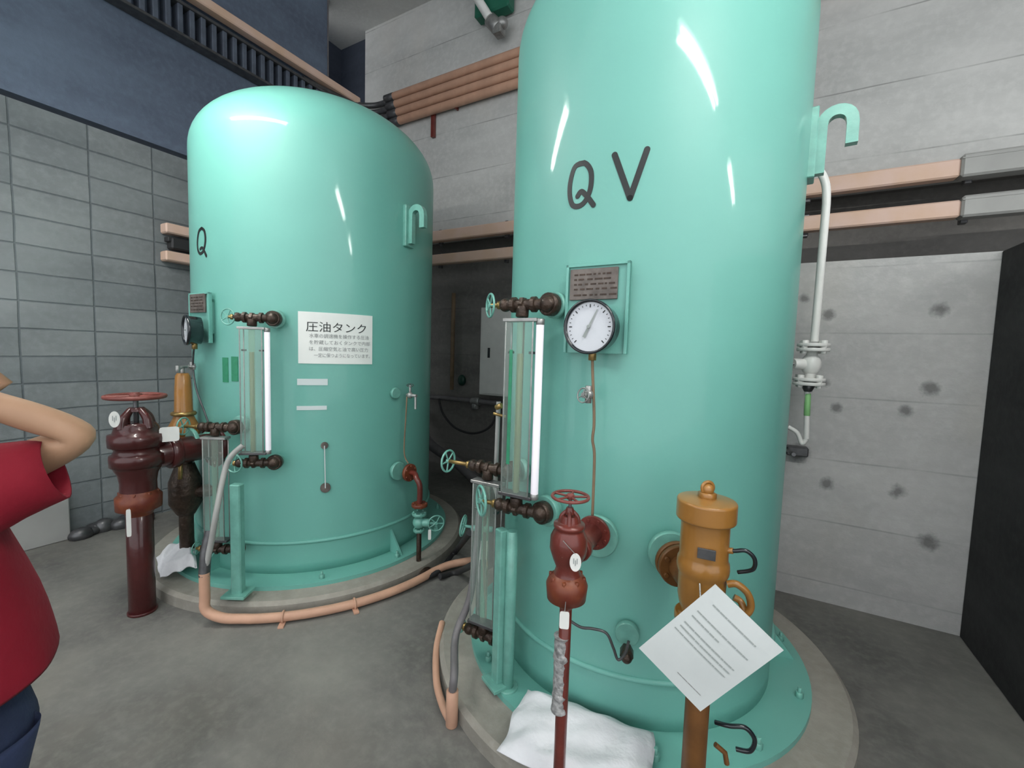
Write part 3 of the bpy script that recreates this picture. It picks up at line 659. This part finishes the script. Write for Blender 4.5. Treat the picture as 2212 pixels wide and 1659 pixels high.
MB().wheel((bx.x+.125, bx.y+.03, zv+.01), (.75, -.65, 0), .058, spokes=5).cyl((bx.x+.07, bx.y+.02, zv), (bx.x+.125, bx.y+.03, zv+.01), .009).build('handwheel', GREEN2, dv)
dp = MB().cyl((bx.x, bx.y, 0), (bx.x, bx.y, zv-.06), .017).lathe((bx.x, bx.y, 0), (0, 0, 1), [(.09, 0), (.085, .02), (.03, .07)], 20).build('drain_pipe', BROWN, None, loc=(bx.x, bx.y, 0), label='dark brown vertical pipe under the green globe valve', category='pipe')
# small steel cock above it, with thin tube down
s0 = pol(T1, R1+.075, -2, 1.23)
cock = thing('sampling_valve', tuple(s0), 'small steel needle valve with lever on shorter tank right side', 'valve')
MB().ball(s0+dx*.03, .022).cyl(s0, s0+dx*.09, .011).cyl(s0+dx*.03, s0+dx*.03+V((0, 0, .07)), .008).build('body', STEEL, cock)
MB().wheel(s0+dx*.03+V((0, 0, .07)), (.2, -.3, 1), .025, spokes=3).build('handwheel', DSTEEL, cock)
MB().tube([s0+dx*.08, s0+dx*.10-V((0, .02, .09))], .008, 8).build('spout', STEEL, cock)
MB().tube(smooth_path([s0+V((.01, -.01, -.01)), s0+V((.012, -.02, -.15)), s0+V((.0, -.02, -.40)), s0+V((.03, -.01, -.48))], 6), .005, 8).build('capillary_tube', TAN, cock)

# ------------------------------------------------------------------ wavy capillary at the small low nozzle of the Q V tank
q0 = pol(T2, R2+.07, -76.6, .47)
cf = thing('drain_fitting', tuple(q0), 'small dark fitting with wavy wire low on the Q V tank', 'fitting')
MB().cyl(q0-nrm(-76.6)*.0, q0+nrm(-76.6)*.05, .024, seg=6).ball(q0+nrm(-76.6)*.05, .02).build('plug', BROWN, cf)
MB().tube(smooth_path([hr(1230, 1340, 1.52), hr(1255, 1355, 1.5), hr(1280, 1358, 1.5), hr(1310, 1368, 1.5), hr(1325, 1400, 1.5), hr(1335, 1425, 1.5), hr(1350, 1412, 1.5), hr(1358, 1385, 1.5)], 6), .005, 8).build('capillary_tube', DSTEEL, cf)

# ------------------------------------------------------------------ white pipe behind the Q V tank
wy = 2.92
wp = thing('white_pipe', (.285, wy, 1.1), 'white vertical pipe with bend at top behind the Q V tank', 'pipe')
W_ = lambda x, y: hy(x, y, wy)
MB().tube(smooth_path([W_(1722, 385)+V((0, -.1, 0)), W_(1752, 362), W_(1772, 372), W_(1784, 400), W_(1785, 440)], 6)+[W_(1759, 738)], .020, 14).build('upper_pipe', WHITE, wp)
f1_, f2_ = W_(1757, 750), W_(1747, 824)
MB().flange(f1_+V((0, 0, .012)), (0, 0, 1), .078, .018, 4, .018).flange(f1_-V((0, 0, .014)), (0, 0, 1), .078, .018, 4, .014).build('flange', WHITE, wp)
MB().flange(f2_+V((0, 0, .012)), (0, 0, 1), .078, .018, 4, .018).flange(f2_-V((0, 0, .012)), (0, 0, 1), .078, .018, 4, .014).build('flange', WHITE, wp)
MB().tube([W_(1744, 838), W_(1742, 948)], .014, 12).tube(smooth_path([W_(1742, 948), W_(1732, 958), W_(1722, 935), W_(1702, 922)], 5), .012, 10).build('lower_pipe', WHITE, wp)
MB().cyl(W_(1745, 850), W_(1743, 898), .0155).build('green_band', mat('pale_green_band', (.25, .55, .22), .5), wp)
MB().cyl(W_(1746, 832), W_(1745, 846), .034, .02).build('reducer', DSTEEL, wp)
gl = W_(1752, 787)
vv = MB().ball(gl, .055, sq=(.9, .9, 1.15)).cyl(gl+V((0, 0, -.1)), gl+V((0, 0, .1)), .028).cyl(gl, gl+V((-.085, -.04, .0)), .03).build('globe_valve', WHITE, wp)
MB().wheel(gl+V((-.12, -.06, 0)), (-.9, -.4, 0), .045, spokes=4).cyl(gl, gl+V((-.12, -.06, 0)), .008).build('handwheel', STEEL, vv)
fp = hy(1722, 975, 3.3)
MB().box((fp.x, 3.32, fp.z), (.12, .07, .06)).cyl((fp.x-.05, 3.3, fp.z), (fp.x-.05, 2.9, fp.z+.05), .012).build('pipe_bracket', DSTEEL, None, loc=(fp.x, 3.33, fp.z), label='dark steel pipe bracket on the wall below white pipe', category='bracket')

# ------------------------------------------------------------------ trunking and conduits
def bar(p, q, w_, h_, m_, name, parent, lip=False):
    p, q = V(p), V(q); d = (q-p); L = d.length; R = Matrix((d.normalized(), V((0, 0, 1)).cross(d).normalized(), d.normalized().cross(V((0, 0, 1)).cross(d).normalized()))).transposed()
    k = MB().box((p+q)/2, (L, w_, h_), R)
    if lip: k.box((p+q)/2+V((0, -w_*.5, h_*.30)), (L, .006, .007), R)
    return k.build(name, m_, parent)
yT = 4.08
for (t0, b0, t1, b1, lab) in ((393, 427, 348, 380, 'upper salmon cable duct across the back wall'), (470, 502, 435, 473, 'lower salmon cable duct across the back wall')):
    zc_ = (hy(1733, t0, yT).z+hy(1733, b0, yT).z)/2; hh = hy(1733, t0, yT).z-hy(1733, b0, yT).z
    xe = hy(2072, t1, yT).x
    tk = thing('cable_duct', (-1.5, yT, zc_), lab, 'cable duct', 'cable ducts on the back wall')
    bar((-4.5, yT, zc_), (xe, yT, zc_), .09, hh, SALMON2, 'painted_duct', tk)
    bar((xe, yT-.005, zc_+.008), (3.6, yT-.005, zc_+.008), .11, hh*1.25, PALEG, 'steel_duct', tk, lip=True)
    for i in range(9): MB().box((-4.2+i*.9, yT+.055, zc_), (.04, .05, hh*1.5)).build('bracket', DSTEEL, tk)
# duct ends on the blockwork wall
for (a, b_, lab) in (((352, 492), (410, 500), 'upper salmon duct end on the blockwork wall'), ((352, 552), (410, 560), 'lower salmon duct end on the blockwork wall')):
    p, q = hx(*a, -4.54), hx(*b_, -4.54)
    z0_ = p.z
    ob = bar((-4.54, p.y, z0_), (-4.54, 3.55, z0_), .11, .085, SALMON2, 'cable_duct', None); ob['label'] = lab; ob['category'] = 'cable duct'
p = hx(372, 527, -4.55); MB().box((-4.545, p.y+.65, p.z), (.10, 1.35, .10)).box((-4.545, p.y+.05, p.z+.03), (.07, .2, .04), Rz(4)).build('cable_bundle', RUBBER, None, loc=tuple(p), label='black cable bundle between the duct ends on blockwork', category='cable')
# four salmon conduits high on the back wall
ztop = hy(841, 213, 4.08).z; zbot = hy(856, 263, 4.08).z
for i, w_ in enumerate(('topmost', 'second from top', 'third from top', 'lowest')):
    z_i = ztop+(zbot-ztop)*i/3; x0 = -4.02+.03*i
    t = thing('conduit', (-2.5, 4.08, z_i), '%s of the four salmon conduits high on the back wall' % w_, 'conduit', 'salmon conduits high on the back wall')
    MB().cyl((x0, 4.075, z_i), (3.4, 4.075, z_i+.03), .046, seg=18).build('pipe', SALMON, t)
    MB().cyl((x0-.14, 4.075, z_i), (x0+.01, 4.075, z_i), .0475, seg=18).torus((x0, 4.075, z_i), (1, 0, 0), .0435, .005).build('coupling', DSTEEL, t)
    MB().box((-3.1, 4.115, z_i), (.02, .06, .094)).build('clamp', OXIDE, t)
p = hy(933, 268, 4.1); MB().box((p.x, 4.125, p.z+.01), (.05, .04, .30)).build('conduit_strut', OXIDE, None, loc=tuple(p), label='short rust red strut hanging below the four conduits', category='bracket')
# cables from the couplings towards the left wall
for i in range(6):
    z_i = 4.60-.085*i; MB().tube(smooth_path([(-4.14+.02*i, 4.08, z_i-.02), (-4.35, 4.04, z_i-.03), (-4.5, 3.85-.03*i, z_i-.05), (-4.52, 3.2, z_i-.12-.02*i)], 6), .034, 10).build('flexible_conduit', DSTEEL, None, loc=(-4.4, 4, z_i), label=('topmost', 'second highest', 'third highest', 'third lowest', 'second lowest', 'lowest')[i]+' of the dark flexible conduits bending round the far corner', category='conduit', group='dark flexible conduits at the far corner')
# cable tray and salmon conduit on the left wall
tr = thing('cable_tray', (-4.48, 1.5, 4.3), 'blue grey ribbed cable tray high on the left wall', 'cable tray')
for dz in (.0, .26): MB().box((-4.53, 1.0, 4.20+dz), (.12, 5.2, .025)).build('side_rail', DSTEEL, tr)
k = MB()
for i in range(58): k.box((-4.535, -1.4+i*.09, 4.33), (.10, .04, .25))
k.build('ribs', mat('tray_blue_grey', (.10, .12, .16), .6, var=.3, vs=10), tr)
bar((-4.5, -1.8, 4.555), (-4.5, 3.95, 4.60), .10, .085, SALMON2, 'salmon_rail', None); o = bpy.data.objects['salmon_rail']; o['label'] = 'faded salmon rail running above the ribbed cable tray'; o['category'] = 'conduit'
# light upright edge at the corner of the left wall
bar_ = MB().box((-4.594, 3.585, 4.7), (.014, .014, 1.8)); bar_.build('trim_6', DUCT, kind='structure')

# things against the dark wall between the tanks
a, b_ = hy(975, 632, 4.55), hy(968, 842, 4.55)
MB().cyl((a.x, 4.6, a.z), (a.x, 4.6, b_.z), .026).build('conduit', TAN, None, loc=(a.x, 4.6, b_.z), label='tan upright conduit on the dark wall between the tanks', category='conduit')
p = hy(985, 822, 4.5); MB().ball((p.x+.02, 4.6, p.z), .06, sq=(1, .7, 1.2)).build('junction_box', mat('dark_green', (.01, .05, .035), .4), None, loc=tuple(p), label='small dark green box at foot of the tan conduit', category='box')
a, b_ = hy(1043, 665, 4.5), hy(1043, 852, 4.5)
cb_ = thing('control_box', (a.x+.28, 4.55, b_.z), 'light grey wall cabinet behind the gauge between the tanks', 'cabinet')
MB().box((a.x+.28, 4.56, (a.z+b_.z)/2), (.56, .2, a.z-b_.z), bev=.03).build('body', WHITE, cb_)
MB().box((a.x+.29, 4.452, (a.z+b_.z)/2), (.50, .018, a.z-b_.z-.05), bev=.05).build('door', WHITE, cb_)
dd = hy(1052, 762, 4.43); MB().box((dd.x+.02, 4.438, dd.z), (.03, .012, .12)).build('handle', BLACK, cb_)
a = hy(930, 858, 4.5); b_ = hy(1066, 866, 4.5)
k = thing('grey_pipe', tuple(a), 'grey horizontal pipe with a coupling under the wall cabinet', 'pipe')
MB().cyl((a.x-.5, 4.55, a.z), (b_.x+.1, 4.55, a.z), .033).build('pipe', DUCT, k); p = hy(1022, 862, 4.5)
MB().cyl((p.x-.05, 4.55, a.z), (p.x+.07, 4.55, a.z), .055).cyl((p.x, 4.55, a.z-.1), (p.x, 4.55, a.z), .045).build('coupling', STEEL, k)
c_ = hy(1020, 850, 4.4); MB().tube(smooth_path([hy(948, 862, 4.5), hy(958, 895, 4.45), hy(985, 925, 4.42), hy(1025, 936, 4.42), hy(1062, 918, 4.45), hy(1078, 870, 4.5)], 7), .014, 10).build('hose', RUBBER, None, loc=(c_.x, 4.45, c_.z), label='black hose hanging in a loop under the grey pipe', category='hose')
MB().tube(smooth_path([(c_.x-.9, 4.58, .66), (c_.x-.7, 4.3, .55), (c_.x-.4, 4.1, .40), (c_.x+.1, 4.0, .25), (c_.x+.5, 3.9, .08), (c_.x+.6, 3.9, .05)], 8), .06, 12).build('grey_pipe', DUCT, None, loc=(c_.x, 4, .3), label='thick grey sloping pipe low behind the tanks', category='pipe')

# green and white fixture at the top edge
hb = lambda x, y: hy(x, y, 4.0)
t = thing('wall_fixture', tuple(hb(1070, 20)), 'dark green bracket with white pipe stub at top centre', 'fixture')
MB().box((hb(1062, -30).x, 4.06, hb(1062, -30).z), (.42, .14, .5)).build('bracket', mat('deep_green', (.015, .13, .08), .4), t)
MB().tube([hb(1040, -50)-V((0, .12, 0)), hb(1045, 15)-V((0, .12, 0)), hb(1062, 45)-V((0, .05, 0))], .045, 12).build('pipe_stub', WHITE, t)
MB().cyl(hb(1058, 42), hb(1078, 62), .07, .075).ball(hb(1085, 50), .06).box(hb(1078, 68), (.10, .12, .08)).build('clamp', STEEL, t)

# ------------------------------------------------------------------ conduits on the floor round the plinths
oc = thing('floor_conduit', tuple(hz(470, 1340, 0)), 'salmon conduit bent round the shorter tank plinth on the floor', 'conduit')
ra = 1.20
st = hz(468, 1340, .04); a_s = math.degrees(math.atan2(st.y-T1[1], st.x-T1[0])); st = pol(T1, ra+.02, a_s-3)
P = [V((st.x-.01, st.y, .30)), V((st.x-.01, st.y, .17)), V((st.x, st.y, .09)), pol(T1, ra+.01, a_s+1, .045), pol(T1, ra, a_s+6, .036)]
P = smooth_path(P, 5)+arc(T1, ra, a_s+8, -2, .034, 30)
P2 = smooth_path([P[-1], P[-1]+V((.05, .12, .01)), P[-1]+V((.16, .24, .02))], 4)
MB().tube(P+P2[1:], .026, 14).build('pipe', SALMON, oc)
k = MB()
for a in (a_s+16, a_s+34): q = pol(T1, ra, a, .034); k.torus(q, V((-math.sin(math.radians(a)), math.cos(math.radians(a)), 0)), .029, .006, 20, 6); k.box(q+nrm(a)*.03-V((0, 0, .028)), (.06, .03, .012), Rz(a))
k.build('saddle_clamp', SALMON, oc)
hs = MB().tube(smooth_path([(st.x-.01, st.y, .30), (st.x+.0, st.y+.03, .45), (st.x+.02, st.y+.05, .62), hr(485, 1020, 2.9), hr(500, 985, 2.9), hr(525, 962, 2.9)], 7), .0155, 12)
hs.build('grey_hose', PALEG, None, loc=(st.x, st.y, .3), label='light grey flexible hose rising from the bent salmon conduit', category='hose')
MB().tube(smooth_path([(st.x-.012, st.y, .28), (st.x-.03, st.y+.02, .40), (st.x-.06, st.y+.06, .5)], 5), .028, 12).build('hose_end', DSTEEL, None, loc=(st.x, st.y, .3), label='dark hose end beside the light grey hose', category='hose')
# beside the Q V tank
P = [hz(*p, z) for p, z in (((955, 1345), .08), ((943, 1400), .05), ((943, 1470), .035), ((955, 1520), .03), ((970, 1552), .03))]
MB().tube(smooth_path(P, 8), .0165, 12).build('floor_conduit', SALMON, None, loc=tuple(P[0]), label='thin salmon conduit curving on the floor left of the Q V tank', category='conduit')
u0 = hz(976, 1552, .03)
MB().cyl((u0.x, u0.y, .0), (u0.x, u0.y, .155), .025).build('conduit_stub', SALMON, None, loc=(u0.x, u0.y, 0), label='short upright salmon conduit stub beside the Q V plinth', category='conduit')
MB().tube(smooth_path([(u0.x, u0.y, .15), (u0.x-.0, u0.y+.01, .22), hr(985, 1370, 1.9), hr(1015, 1290, 1.95), hr(1030, 1180, 2.0), hr(1040, 1080, 2.02), hr(1062, 1030, 2.03)], 7), .017, 12).build('grey_hose', DUCT, None, loc=(u0.x, u0.y, .15), label='dark grey flexible hose rising from the salmon stub', category='hose')
MB().tube([hr(1077, 868, 2.02), hr(1070, 1050, 2.02)], .011, 10).tube(smooth_path([hr(1070, 1050, 2.02), hr(1076, 1070, 1.99), hr(1080, 1085, 1.96)], 4), .014, 10).build('grey_pipe', PALEG, None, loc=tuple(hr(1077, 868, 2.02)), label='thin grey upright pipe just left of the Q V sight glass', category='pipe')
MB().cyl(hr(1072, 880, 2.0), hr(1084, 876, 1.98), .013).cyl(hr(1066, 893, 2.0), hr(1092, 900, 1.98), .007).build('pipe_tap', BRASS, None, loc=tuple(hr(1080, 880, 2)), label='little brass tap on the thin grey upright pipe', category='tap')
# extra hand valve beside lower sight glass of the Q V tank
h0 = hr(1018, 1140, 2.12)
hv = thing('hand_valve', tuple(h0), 'mint green hand valve left of the green square post, Q V tank', 'valve')
MB().ball(h0+V((.04, .02, 0)), .03).cyl(h0+V((.04, .02, -.06)), h0+V((.04, .02, .06)), .015).cyl(h0, h0+V((.10, .04, 0)), .014).build('body', GREEN2, hv)
MB().wheel(h0+V((-.035, -.02, .01)), (-.9, -.3, .1), .055, spokes=4).cyl(h0+V((-.035, -.02, .01)), h0+V((.04, .02, 0)), .007).build('handwheel', GREEN2, hv)
MB().cyl(h0+V((.04, .02, -.06)), h0+V((.04, .02, -.16)), .011).build('drip_cup', WHITE, hv)
MB().cyl((h0.x+.04, h0.y+.02, .02), h0+V((.04, .02, -.15)), .009).build('drain_pipe', STEEL, None, loc=(h0.x, h0.y, 0), label='thin steel pipe down from the green hand valve', category='pipe')
# black cables on the floor between the tanks
for i, (pts, lab) in enumerate((([(1015, 1150), (985, 1190), (945, 1235), (900, 1250)], 'black cable curving down from the green hand valve'), ([(1030, 1215), (990, 1235), (950, 1245)], 'dark cable lying just behind the salmon conduit end'))):
    P = [hr(*pts[0], 2.4)]+[hz(x, y, .03) for x, y in pts[1:]]
    MB().tube(smooth_path(P, 7), .02, 10).build('cable', RUBBER, None, loc=tuple(P[-1]), label=lab, category='cable')
# ------------------------------------------------------------------ cloths
def cloth(pts, zf, name, label, n=26, amp=.02, seed=1, thick=.03):
    """pts: quad corners on the ground; zf(u,v) height"""
    rnd = random.Random(seed); k = MB(); vs = []; fs = []
    ph = [(rnd.uniform(2, 9), rnd.uniform(2, 9), rnd.uniform(0, 6), rnd.uniform(.3, 1)) for _ in range(8)]
    for L in (0, 1):
        for j in range(n+1):
            for i in range(n+1):
                u, v = i/n, j/n; q = (1-v)*((1-u)*pts[0]+u*pts[1])+v*((1-u)*pts[3]+u*pts[2])
                wv = sum(a*math.sin(fx*u*3+fy*v*3+p0) for fx, fy, p0, a in ph)/4
                e = min(u, 1-u, v, 1-v); ed = min(1, e*7)
                side = (q-(pts[0]+pts[1]+pts[2]+pts[3])/4)*.03*math.sin(9*(u+v)+seed)
                vs.append(V((q.x+side.x, q.y+side.y, zf(u, v)+(amp*wv+thick*ed if L == 0 else amp*wv*.6-.003))))
    M_ = (n+1)**2
    for L in (0, M_):
        for j in range(n):
            for i in range(n): o = L+j*(n+1)+i; fs.append([o, o+1, o+n+2, o+n+1])
    rim = [i for i in range(n+1)]+[(j+1)*(n+1)-1 for j in range(1, n+1)]+[n*(n+1)+i for i in range(n-1, -1, -1)]+[j*(n+1) for j in range(n-1, 0, -1)]
    fs += [[rim[i], rim[(i+1) % len(rim)], rim[(i+1) % len(rim)]+M_, rim[i]+M_] for i in range(len(rim))]
    k.add(vs, fs, True)
    return k.build(name, CLOTH, None, loc=tuple(pts[0]), label=label, category='cloth')
C = [hz(1138, 1485, .15), hz(1410, 1570, .17), hz(1420, 1800, .12), hz(1075, 1625, .11)]
C = [V((p.x, p.y, 0)) for p in C]
cloth(C, lambda u, v: .150-.03*v, 'absorbent_cloth', 'large white padded cloth on the plinth under the red valve pipe', amp=.014, seed=4, thick=.035)
C = [hz(338, 1215, .12), hz(420, 1165, .2), hz(425, 1245, .12), hz(345, 1250, .1)]
C = [V((p.x, p.y, 0)) for p in C]
cloth(C, lambda u, v: .15+.08*u-.04*v, 'absorbent_cloth', 'crumpled white cloth with oil stain behind the maroon standpipe', amp=.02, seed=9, thick=.05)
# pale board against the blockwork, rubble at the wall foot
a, b_ = hx(38, 1090, -4.57), hx(145, 1095, -4.57)
MB().box((-4.56, (a.y+b_.y)/2-.12, (.0+a.z)/2), (.06, abs(b_.y-a.y)+.25, a.z)).build('board', PALEG, None, loc=(-4.56, a.y, 0), label='pale grey board standing at the foot of blockwork wall', category='board')
k = MB()
for i in range(9): k.ball((-4.52+random.uniform(-.03, .03), b_.y+.05+i*.05, .03), .06, 8, (1, 1.3, .6+random.random()*.7))
k.build('rubble', DSTEEL, None, loc=(-4.52, b_.y+.3, 0), label='dark rubble heap at the foot of blockwork wall', category='rubble', kind='stuff')

# ------------------------------------------------------------------ person at the left edge, photographed side on
pc = V((-1.40, .12, 0))                  # standing point
def skin_mesh(name, nodes, edges, m_, parent, sub=2, loc=None):
    me = bpy.data.meshes.new(name); o0 = V(origin[parent.name]) if parent else V(loc)
    me.from_pydata([tuple(V(p[:3])-o0) for p in nodes], edges, [])
    ob = bpy.data.objects.new(name, me); col.objects.link(ob)
    mo = ob.modifiers.new('s', 'SKIN'); ss = ob.modifiers.new('u', 'SUBSURF'); ss.levels = sub; ss.render_levels = sub
    for i, p in enumerate(nodes):
        sv_ = me.skin_vertices[0].data[i]; r = p[3]; sv_.radius = (r, p[4] if len(p) > 4 else r); sv_.use_root = (i == 0)
    dg = bpy.context.evaluated_depsgraph_get(); m2 = bpy.data.meshes.new_from_object(ob.evaluated_get(dg)); bpy.data.objects.remove(ob)
    m2.polygons.foreach_set('use_smooth', [True]*len(m2.polygons)); m2.materials.clear(); m2.materials.append(m_)
    ob = bpy.data.objects.new(name, m2); col.objects.link(ob)
    if parent: ob.parent = parent
    else: ob.location = o0
    origin[ob.name] = tuple(o0); return ob
elbow = hr(192, 935, 1.28); sh_ = hr(20, 1010, 1.36)
wrist = hr(-130, 838, 1.33)
per = thing('person', tuple(pc), 'person in red t-shirt and jeans with raised bent arm at left edge', 'person')
X, Y = pc.x, pc.y
fwd = V((0, 1, 0))
hand = wrist+V((-.02, -.05, .03))
nodes = [(X, Y, .86, .12, .10), (X, Y, 1.02, .105, .09), (X, Y+.01, 1.17, .13, .10), (X, Y, 1.27, .09, .08), (X, Y+.01, 1.34, .048), (X, Y+.02, 1.40, .06),
         (sh_.x-.03, sh_.y-.02, 1.26, .05), (elbow.x, elbow.y, elbow.z-.005, .037), (wrist.x, wrist.y, wrist.z, .023), (hand.x, hand.y, hand.z, .036, .018),
         (X-.20, Y+.0, 1.24, .05), (X-.25, Y-.02, .99, .038), (X-.25, Y+.05, .77, .024), (X-.25, Y+.07, .70, .036, .018),
         (X+.08, Y, .74, .085), (X+.085, Y+.01, .44, .055), (X+.085, Y-.01, .10, .038), (X+.09, Y+.11, .035, .035),
         (X-.08, Y, .74, .085), (X-.085, Y+.01, .44, .055), (X-.085, Y-.01, .10, .038), (X-.09, Y+.11, .035, .035)]
edges = [(0, 1), (1, 2), (2, 3), (3, 4), (4, 5), (2, 6), (6, 7), (7, 8), (8, 9), (2, 10), (10, 11), (11, 12), (12, 13), (0, 14), (14, 15), (15, 16), (16, 17), (0, 18), (18, 19), (19, 20), (20, 21)]
body = skin_mesh('body', nodes, edges, SKIN, per)
# fingers
for hp, ax in ((hand, V((-.05, -.10, .05)).normalized()), (V((X-.25, Y+.07, .70)), V((0, .15, -1)).normalized())):
    side = ax.cross(V((1, 0, 0))).normalized()
    for i, L in enumerate((.062, .072, .068, .052)):
        o_ = hp+ax*.02+side*(i-1.5)*.019; skin_mesh('finger', [(*o_, .009), (*(o_+ax*L*.5), .0085), (*(o_+ax*L*.8+V((.012, 0, 0))), .0078), (*(o_+ax*L*.95+V((.03, 0, 0))), .007)], [(0, 1), (1, 2), (2, 3)], SKIN, body, 1)
    o_ = hp-ax*.0; skin_mesh('thumb', [(*(o_+side*.02), .011), (*(o_+side*.05+ax*.03), .0095), (*(o_+side*.055+ax*.055), .008)], [(0, 1), (1, 2)], SKIN, body, 1)
# head
hd = V((X+.0, Y+.05, 1.47)); k = MB(); k.ball(hd, .1, 24, (.76, .95, 1.15))
o_ = len(k.v); k.ball(hd+V((0, .09, -.075)), .035, 14, (1.1, .8, .7)); k.tube([hd+V((0, .088, .015)), hd+V((0, .112, -.02)), hd+V((0, .098, -.03))], [.007, .012, .009], 8)
for s_ in (-1, 1): k.ball(hd+V((s_*.077, 0, -.005)), .025, 10, (.35, .7, 1.15))
k.build('head', SKIN, per)
hm = MB(); hm.ball(hd+V((0, -.012, .02)), .108, 24, (.80, .93, 1.12)); 
for i, p in enumerate(hm.v):
    if p.y > hd.y+.045 and p.z < hd.z+.075: hm.v[i] = V((p.x, hd.y+.045, p.z))
hm.build('hair', HAIR, per)
for s_ in (-1, 1): MB().ball(hd+V((s_*.03, .086, .012)), .010, 10).build('eye', INK, per)
MB().ball(hd+V((0, .094, -.052)), .02, 10, (1.2, .35, .35)).build('mouth', mat('lips', (.35, .12, .10), .5), per)
# t-shirt: torso loft with flared hem, and sleeves
def loft(rings, name, m_, parent, n=36, closeb=False):
    k = MB(); vs = []; fs = []
    for (cx, cy, cz, rx, ry, tilt, tdir) in rings:
        for i in range(n):
            q = 2*math.pi*i/n; fold = 1+.018*math.sin(5*q+cz*20)+.012*math.sin(9*q+1)
            x_, y_ = rx*math.cos(q)*fold, ry*math.sin(q)*fold
            vs.append(V((cx+x_, cy+y_, cz+tilt*(x_*math.cos(tdir)+y_*math.sin(tdir)))))
    for j in range(len(rings)-1):
        for i in range(n): fs.append([j*n+i, j*n+(i+1) % n, (j+1)*n+(i+1) % n, (j+1)*n+i])
    k.add(vs, fs, True)
    ob = k.build(name, m_, parent); sd = ob.modifiers.new('t', 'SOLIDIFY'); sd.thickness = .006; sd.offset = 1
    su = ob.modifiers.new('s', 'SUBSURF'); su.levels = 1; su.render_levels = 1
    return ob
def ry_for(px, py, rx):     # half depth whose outline reaches the given sight line
    d = ray(px, py); L = math.hypot(d.x, d.y); mx, my = d.y/L, -d.x/L; k_ = X*mx+Y*my
    return math.sqrt(max(k_*k_-rx*rx*mx*mx, .0025))/abs(my)
rh, rm, rw = ry_for(125, 1412, .19), ry_for(84, 1310, .18), ry_for(28, 1200, .17)
shirt = loft([(X, Y, .82, .19, rh*1.02, .14, math.pi/2), (X, Y, .88, .19, rh*.97, .12, math.pi/2), (X, Y, .99, .18, rm, .05, math.pi/2), (X, Y, 1.12, .172, rw, 0, 0), (X, Y-.0, 1.21, .165, .125, 0, 0), (X, Y, 1.265, .15, .105, 0, 0), (X, Y+.005, 1.30, .10, .08, 0, 0), (X, Y+.01, 1.325, .07, .065, 0, 0)], 't_shirt', SHIRT, per)
def sleeve(a, b_, r0, r1, name):
    k = MB(); d = (b_-a); n = 24; u, w_, ax = basis(d); vs = []; fs = []
    N = 7
    for j in range(N+1):
        t = j/N; r = r0+(r1-r0)*t
        for i in range(n):
            q = 2*math.pi*i/n; vs.append(a+d*t+(u*math.cos(q)+w_*math.sin(q))*r*(1+.03*math.sin(3*q+9*t)))
    for j in range(N):
        for i in range(n): fs.append([j*n+i, j*n+(i+1) % n, (j+1)*n+(i+1) % n, (j+1)*n+i])
    k.add(vs, fs, True); ob = k.build(name, SHIRT, shirt); sd = ob.modifiers.new('t', 'SOLIDIFY'); sd.thickness = .005; sd.offset = -1; return ob
se = hr(122, 1012, 1.30)
sleeve(V((X+.05, Y-.0, 1.215)), se, .115, .066, 'sleeve')
sleeve(V((X-.12, Y+.0, 1.25)), V((X-.245, Y-.01, 1.07)), .085, .075, 'sleeve')
# jeans
jr = ry_for(78, 1560, .17)
loft([(X, Y-.01, .93, .150, .125, 0, 0), (X, Y-.01, .85, .175, .15, 0, 0), (X, Y-.005, .76, .18, jr, 0, 0), (X, Y, .70, .175, jr, 0, 0)], 'jeans', JEANS, per)
for s_ in (-1, 1):
    loft([(X+s_*.085, Y, .74, .095, jr*.98, 0, 0), (X+s_*.088, Y+.005, .60, .09, .13, 0, 0), (X+s_*.09, Y+.01, .42, .075, .10, 0, 0), (X+s_*.09, Y, .2, .065, .08, 0, 0), (X+s_*.09, Y-.005, .07, .065, .08, 0, 0)], 'trouser_leg', JEANS, per)
    MB().ball((X+s_*.09, Y+.05, .045), .05, 18, (.9, 2.6, .85)).build('shoe', SHOE, per)
print('objects', len(bpy.data.objects))
